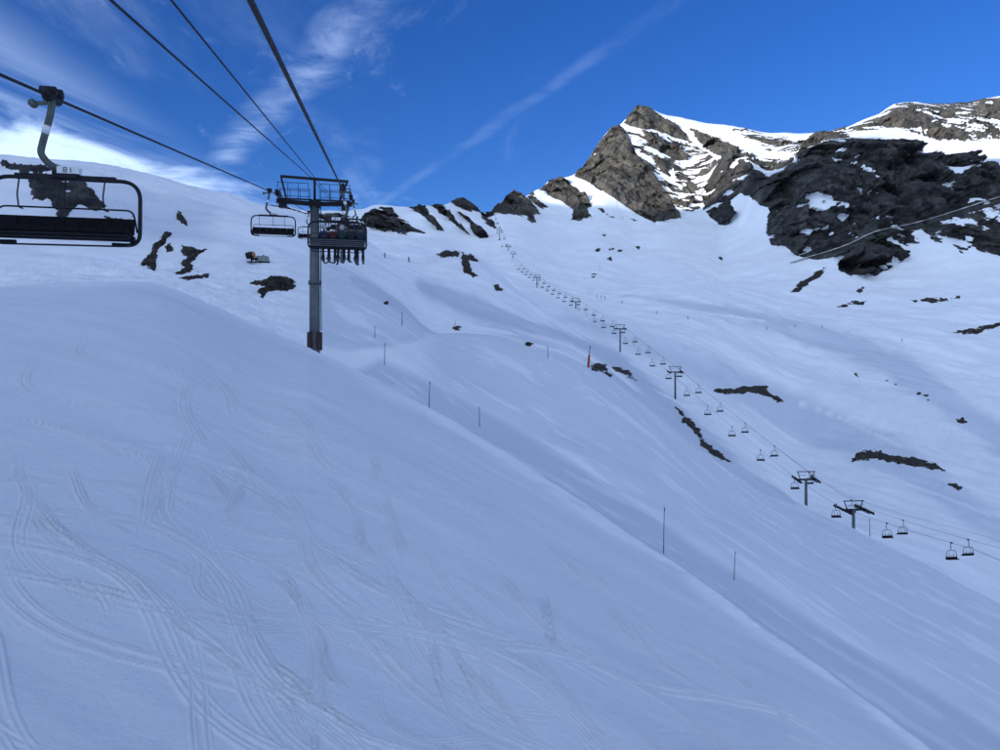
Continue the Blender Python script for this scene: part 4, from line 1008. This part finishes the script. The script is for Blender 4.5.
for i, (u, d, v) in enumerate(FP):
    x = far_x(d); gz = ground(x, d); zr = far_z(d); H = zr-gz
    root = thing('lift_pylon', (x, d, gz), FROT); H = max(H, 4.0)
    c = MB(); c.tube([(0,0,-2),(0,0,H-.2)], [.36,.28], 12); c.build('column', 'galv', root)
    a = MB(); a.bar((-FG-.2,0,H-.35),(FG+.2,0,H-.35), .34,.40); a.build('crossarm', 'dark_steel', root)
    t = MB(); t.bar((-FG+.1,0,H+1.45),(FG-.1,0,H+1.45), .16,.18)
    for s in (-1, 1): t.bar((s*(FG-.35),0,H+1.4),(s*(FG-.9),0,H-.2), .14); t.bar((s*(FG-.35),-.5,H+.7),(s*.3,-.5,H+.7), .07)
    t.build('lifting_frame', 'dark_steel', root)
    i0 = [k for k in range(len(FK)) if FK[k][0] == d][0]
    sl = ((FK[i0][1]-FK[i0-1][1])/(FK[i0][0]-FK[i0-1][0])+(FK[i0+1][1]-FK[i0][1])/(FK[i0+1][0]-FK[i0][0]))/2
    L = 6.5 if i == 0 else (4.0 if i == 1 else 2.6)
    for s in (-1, 1):
        b = MB(); b.bar((s*FG,-L/2,-.35-sl*L/2+H),(s*FG,L/2,-.35+sl*L/2+H),.22,.30); bo = b.build('sheave_beam', 'dark_steel', root)
        n = int(L/.5)
        for k in range(n):
            yy = (k-(n-1)/2)*.5; w = MB(); w.cyl((s*FG-.08,yy,H-.22+sl*yy),(s*FG+.08,yy,H-.22+sl*yy),.2,8); w.build('sheave_wheel','dark_steel',bo)
        cw = MB(); cw.bar((s*(FG-.55),-L/2*.8,H-.45-sl*L*.4),(s*(FG-.55),L/2*.8,H-.45+sl*L*.4),.45,.06); cw.build('catwalk', 'dark_steel', root)
    tag(root, FLAB[i], 'pylon', 'pylons of the far chairlift')
def far_chair():
    root = thing('chairlift_chair', (0,0,0))
    h = MB(); h.box((0,0,.02),(.16,.4,.2)); h.tube(arc_path([(0,0,0),(.12,0,-.3),(.14,0,-.9),(0,0,-1.2)], .15, 4), .055, 7); h.build('hanger', 'dark_steel', root)
    f = MB(); f.tube(arc_path([(-1.05,.05,-2.65),(-.78,0,-1.25),(.78,0,-1.25),(1.05,.05,-2.65)], .22, 5), .042, 7); f.tube([(-1.0,.02,-2.1),(1.0,.02,-2.1)], .022, 6)
    for dx in (-.33,.33): f.bar((dx,0,-1.27),(dx*1.2,.02,-2.3),.03)
    f.build('bail_frame', 'dark_steel', root)
    s_ = MB(); s_.box((0,.22,-2.62),(2.06,.48,.12)); so_ = s_.build('seat', 'cushion', root)
    b = MB(); b.box((0,.0,-2.44),(2.0,.07,.34), Matrix.Rotation(math.radians(8),3,'X')); b.build('backrest', 'cushion', root)
    return root
fproto = far_chair(); first = True
SPAN = ['dark empty chair of the far lift, downhill of its lowest pylon', 'empty far lift chair between the two lowest far pylons', 'empty far lift chair in the span beside the long black rock ledge', 'small far lift chair in the first span above the black rock ledge', 'small far lift chair in the span reaching the wide piste skiers', 'tiny far lift chair at the foot of the snow bowl', 'tiny far lift chair in the long span below the two close pylons', 'tiny far lift chair between the two close upper pylons', 'tiny far lift chair in the span below the topmost pylon', 'tiny far lift chair between topmost pylon and ridge station']
k = 0
while True:
    d = 122.5+16.3*k
    if d > 765: break
    for s in (-1, 1):
        dd = d+(2.6 if s > 0 else 0)
        if dd > 460 and k % 2 and s < 0 and False: continue
        o = fproto if first else copy_tree(fproto); first = False
        i0 = max(i for i in range(len(FK)) if FK[i][0] <= dd); t = (dd-FK[i0][0])/(FK[i0+1][0]-FK[i0][0]) if i0+1 < len(FK) else 0
        sag = 4*t*(1-t)*(.012*(FK[min(i0+1, len(FK)-1)][0]-FK[i0][0]))*.55
        o.location = (far_x(dd)+s*FG, dd, far_z(dd)-sag); o.rotation_euler = (0, random.uniform(-.03,.03), FROT+(math.pi if s < 0 else 0))
        tag(o, SPAN[min(9, sum(dd >= f[1] for f in FP))], 'chairlift chair', 'chairs of the far chairlift')
    k += 1
# top station on the ridge
sp = at_depth(490, 790)
st_r = thing('lift_station', (sp[0], 790, sp[2]-1))
m = MB(); m.box((0,0,3.6),(8,6,3.2)); m.build('bullwheel_housing', 'dark_steel', st_r)
for s in (-1, 1):
    m = MB(); m.box((s*2.6,0,1),(1.0,1.4,4)); m.build('support_leg', 'galv', st_r)
m = MB(); m.box((0,0,5.5),(9,6.6,.6), None, .8); m.build('roof', 'galv', st_r)
tag(st_r, 'small dark lift top station silhouetted in the ridge notch', 'lift station')

# ------------------------------------------------------------------ marker poles and snow lance
POLES = [(429,413,28,2.1,'slim dark marker pole in the snow gully'), (479.5,427,20,2.6,'thin marker pole on the slope right of the gully pole'), (663.5,567,47,2.1,'tall slim marker pole at the lip of the piste edge'),
 (734,580,29,2.6,'leaning thin marker pole on the shaded slope below lance'), (384.5,365,22,2.5,'marker pole in the hollow behind the near pylon'), (402,326,14,3.0,'short marker pole at the foot of the snow mound'), (375,338,12,3.0,'faint marker pole halfway along the snow mound foot'),
 (870,544,20,5.2,'marker pole standing beside the lowest far lift pylon'), (548,358,12,3.2,'thin marker pole on the slope crest left of the lance')]
for u, v, hpx, km, lab in POLES:
    p = hit(u, v, km); H = max(hpx*p[1]/F, .8)
    root = thing('marker_pole', p)
    lean = random.uniform(-.03, .05)*H
    m = MB(); m.tube([(0,0,-.4),(lean*.4,0,H*.5),(lean,0,H)], [.020*p[1]/45+.006,.016*p[1]/45+.005,.012*p[1]/45+.004], 8); m.build('shaft', 'pole_wood', root)
    m = MB(); m.cyl((lean*.9,0,H*.90),(lean*.97,0,H*.97), .020*p[1]/45+.010, 8); m.build('reflector_band', 'slat_grey', root)
    tag(root, lab, 'pole', 'marker poles on the slopes')
def lance(u, v, hpx, kmin, label, full=True):
    p = hit(u, v, kmin); H = hpx*p[1]/F; root = thing('snow_lance', p)
    w = .055*H
    m = MB(); m.tube([(-.02*H,0,-.4),(.03*H,0,H*.58)], [w*1.05,w*.95], 12); m.tube([(-.018*H,0,.02*H),(-.016*H,0,.05*H)], w*1.12, 12); po = m.build('pad', 'red_pad', root)
    for q in (.2,.4): s_ = MB(); s_.tube([(-.02*H+.05*H*q/.58,0,q*H),(-.02*H+.05*H*(q+.015)/.58,0,(q+.015)*H)], w*1.06, 12); s_.build('strap', 'dark_steel', po)
    m = MB(); m.tube([(.03*H,0,H*.55),(.075*H,0,H*.97)], [w*.35,w*.25], 8); m.build('lance_tube', 'galv', root)
    m = MB(); m.box((.08*H,0,H*.97),(w*.9,w*.9,w*1.6)); m.build('nozzle_head', 'dark_steel', root)
    tag(root, label, 'snow lance', 'snow lances')
lance(588.5, 367.5, 21, 3.6, 'red padded snow lance beside the grey boulder on crest')
lance(455, 326, 5.5, 4.0, 'tiny red padded marker on the snow bank below the knoll')

# ------------------------------------------------------------------ snow cannon and covered crate by the near mound
p = hit(252, 263.5, 4.6); S = p[1]/F
root = thing('snow_cannon', p, .35)
m = MB()
for s in (-1, 1): m.bar((-5.2*S, s*.5, .12),(4.5*S, s*.5, .12), .14,.16)
m.bar((-3*S,-.5,.2),(-3*S,.5,.2),.12); m.bar((3*S,-.5,.2),(3*S,.5,.2),.12); m.build('skid_frame', 'dark_steel', root)
m = MB(); m.cyl((-.5*S,0,.1),(-.5*S,0,5.6*S),.14,10); m.bar((-.5*S,0,4.5*S),(6*S,0,4.9*S),.3,.35); m.build('mast', 'dark_steel', root)
m = MB(); m.tube([(-5.0*S,.35,7.6*S),(-1.8*S,.1,8.3*S),(1.0*S,-.1,9.0*S)], [3.3*S,3.5*S,3.0*S], 18, True); bo = m.build('fan_barrel', 'dark_steel', root)
m = MB(); m.tube([(1.0*S,-.1,9.0*S),(2.0*S,-.2,9.3*S)], [3.05*S,2.7*S], 18); m.build('nozzle_ring', 'orange_paint', bo)
m = MB(); m.box((2.6*S,-.35,7.2*S),(1.6*S,.4,3.4*S)); m.build('control_box', 'orange_paint', root)
tag(root, 'dark fan snow cannon with orange nozzle ring on skids', 'snow cannon')
p2 = hit(262.5, 262.5, 4.6)
root = thing('equipment_crate', p2, .2)
m = MB(); m.box((0,0,2.9*S),(14*S,1.5,6.2*S), None, .86); co_ = m.build('cover', 'grey_cover', root)
m = MB(); m.box((0,0,-.1),(14.6*S,1.55,.35)); m.build('pallet', 'dark_steel', root)
for dx in (-4,0,4): m = MB(); m.box((dx*S,0,2.95*S),(.5*S,1.53,6.24*S), None, .865); m.build('strap', 'galv', co_)
m = MB(); m.box((1*S,0,6.6*S),(2*S,.5,1.4*S)); m.build('vent_cap', 'dark_steel', co_)
tag(root, 'grey covered equipment crate beside the fan snow cannon', 'crate')

# ------------------------------------------------------------------ skiers on the far pistes
def skier(u, v, hpx, kmin, jacket, label, face=0.0):
    p = hit(u, v, kmin); H = np.clip(hpx*p[1]/F, 1.6, 1.95); k_ = H/1.75
    root = thing('person', p, face)
    v_ = [(0,0,.95),(0,.04,1.12),(0,.08,1.30),(0,.09,1.42),(0,.11,1.52)]; e = [(0,1),(1,2),(2,3),(3,4)]; r = [(.16,.13),(.15,.11),(.18,.12),(.15,.10),(.055,.055)]
    for s in (-1, 1):
        b = len(v_); v_ += [(s*.20,.10,1.40),(s*.30,.16,1.18),(s*.27,.38,1.08)]; e += [(3,b),(b,b+1),(b+1,b+2)]; r += [.07,.058,.045]
    skin_body('jacket', [tuple(q*k_ for q in w) for w in v_], e, r, jacket, root)
    v_ = [(0,0,.95)]; e = []; r = [(.15,.12)]
    for s in (-1, 1):
        b = len(v_); v_ += [(s*.11,.02,.88),(s*.14,.14,.50),(s*.15,.02,.14)]; e += [(0,b),(b,b+1),(b+1,b+2)]; r += [.095,.07,.06]
    skin_body('trousers', [tuple(q*k_ for q in w) for w in v_], e, r, 'trouser_black', root)
    head_parts(root, (0,.13*k_,1.64*k_), (0,1), 'helmet_black')
    hands(root, [(.27*k_,.42*k_,1.08*k_),(-.27*k_,.42*k_,1.08*k_)], (0,1,0))
    for s in (-1, 1):
        bt = MB(); bt.tube([(s*.15,.02,.02),(s*.15,.03,.30)], .075, 8); bt.box((s*.15,.08,.07),(.11,.30,.10)); bo = bt.build('boot', 'boot', root)
        sk = MB(); sk.bar((s*.15,-.75,.02),(s*.15,.75,.02),.09,.02); sk.bar((s*.15,.75,.02),(s*.15,.92,.11),.09,.02); sk.build('ski', 'ski_base', bo)
        pl = MB(); pl.tube([(s*.28*k_,.42*k_,1.12*k_),(s*.40*k_,.05,.05)], .012, 5); pl.build('ski_pole', 'dark_steel', root)
    tag(root, label, 'person', 'skiers on the far slopes')
SK = [(597,297,5,8,'skier leading a loose row of three on the wide far piste'),(601,298,5,8,'middle skier of a loose row of three on the far piste'),(605,299,5,8,'last skier of a loose row of three on the far piste'),
      (622,303.5,5,8,'skier alone just right of the row of three'),(656.5,314,5,8,'skier in dark clothes where the piste bends right'),(688,319,5,8,'skier in dark clothes on the smooth strip past the bend'),
      (767,329.5,5,7.5,'skier at the top of the paired snow tracks'),(795,327,4.5,7.5,'skier midway between two others on the upper smooth piste'),(822,328,4.5,7.5,'skier on the upper smooth piste below the diagonal rock streak'),(902,341,5.5,7.5,'lone skier on the smooth slope below the thin black ledge'),
      (385,258,4.5,6.5,'lone skier on the upper slope behind the snow mound'),(409,262,4.5,6.2,'skier passing left of the rock capped knoll'),(982.5,158,8,11.0,'tiny figure standing on the snow shelf above the crags'),(600,268,8,8,'skier by the pole in the middle of the snow bowl')]
JK = ['jacket_black','jacket_navy','jacket_black','jacket_red']
for i, (u, v, hp, km, lab) in enumerate(SK): skier(u, v, hp, km, JK[i % 4], lab, face=random.uniform(0, 6.28))
bpy.context.view_layer.update()
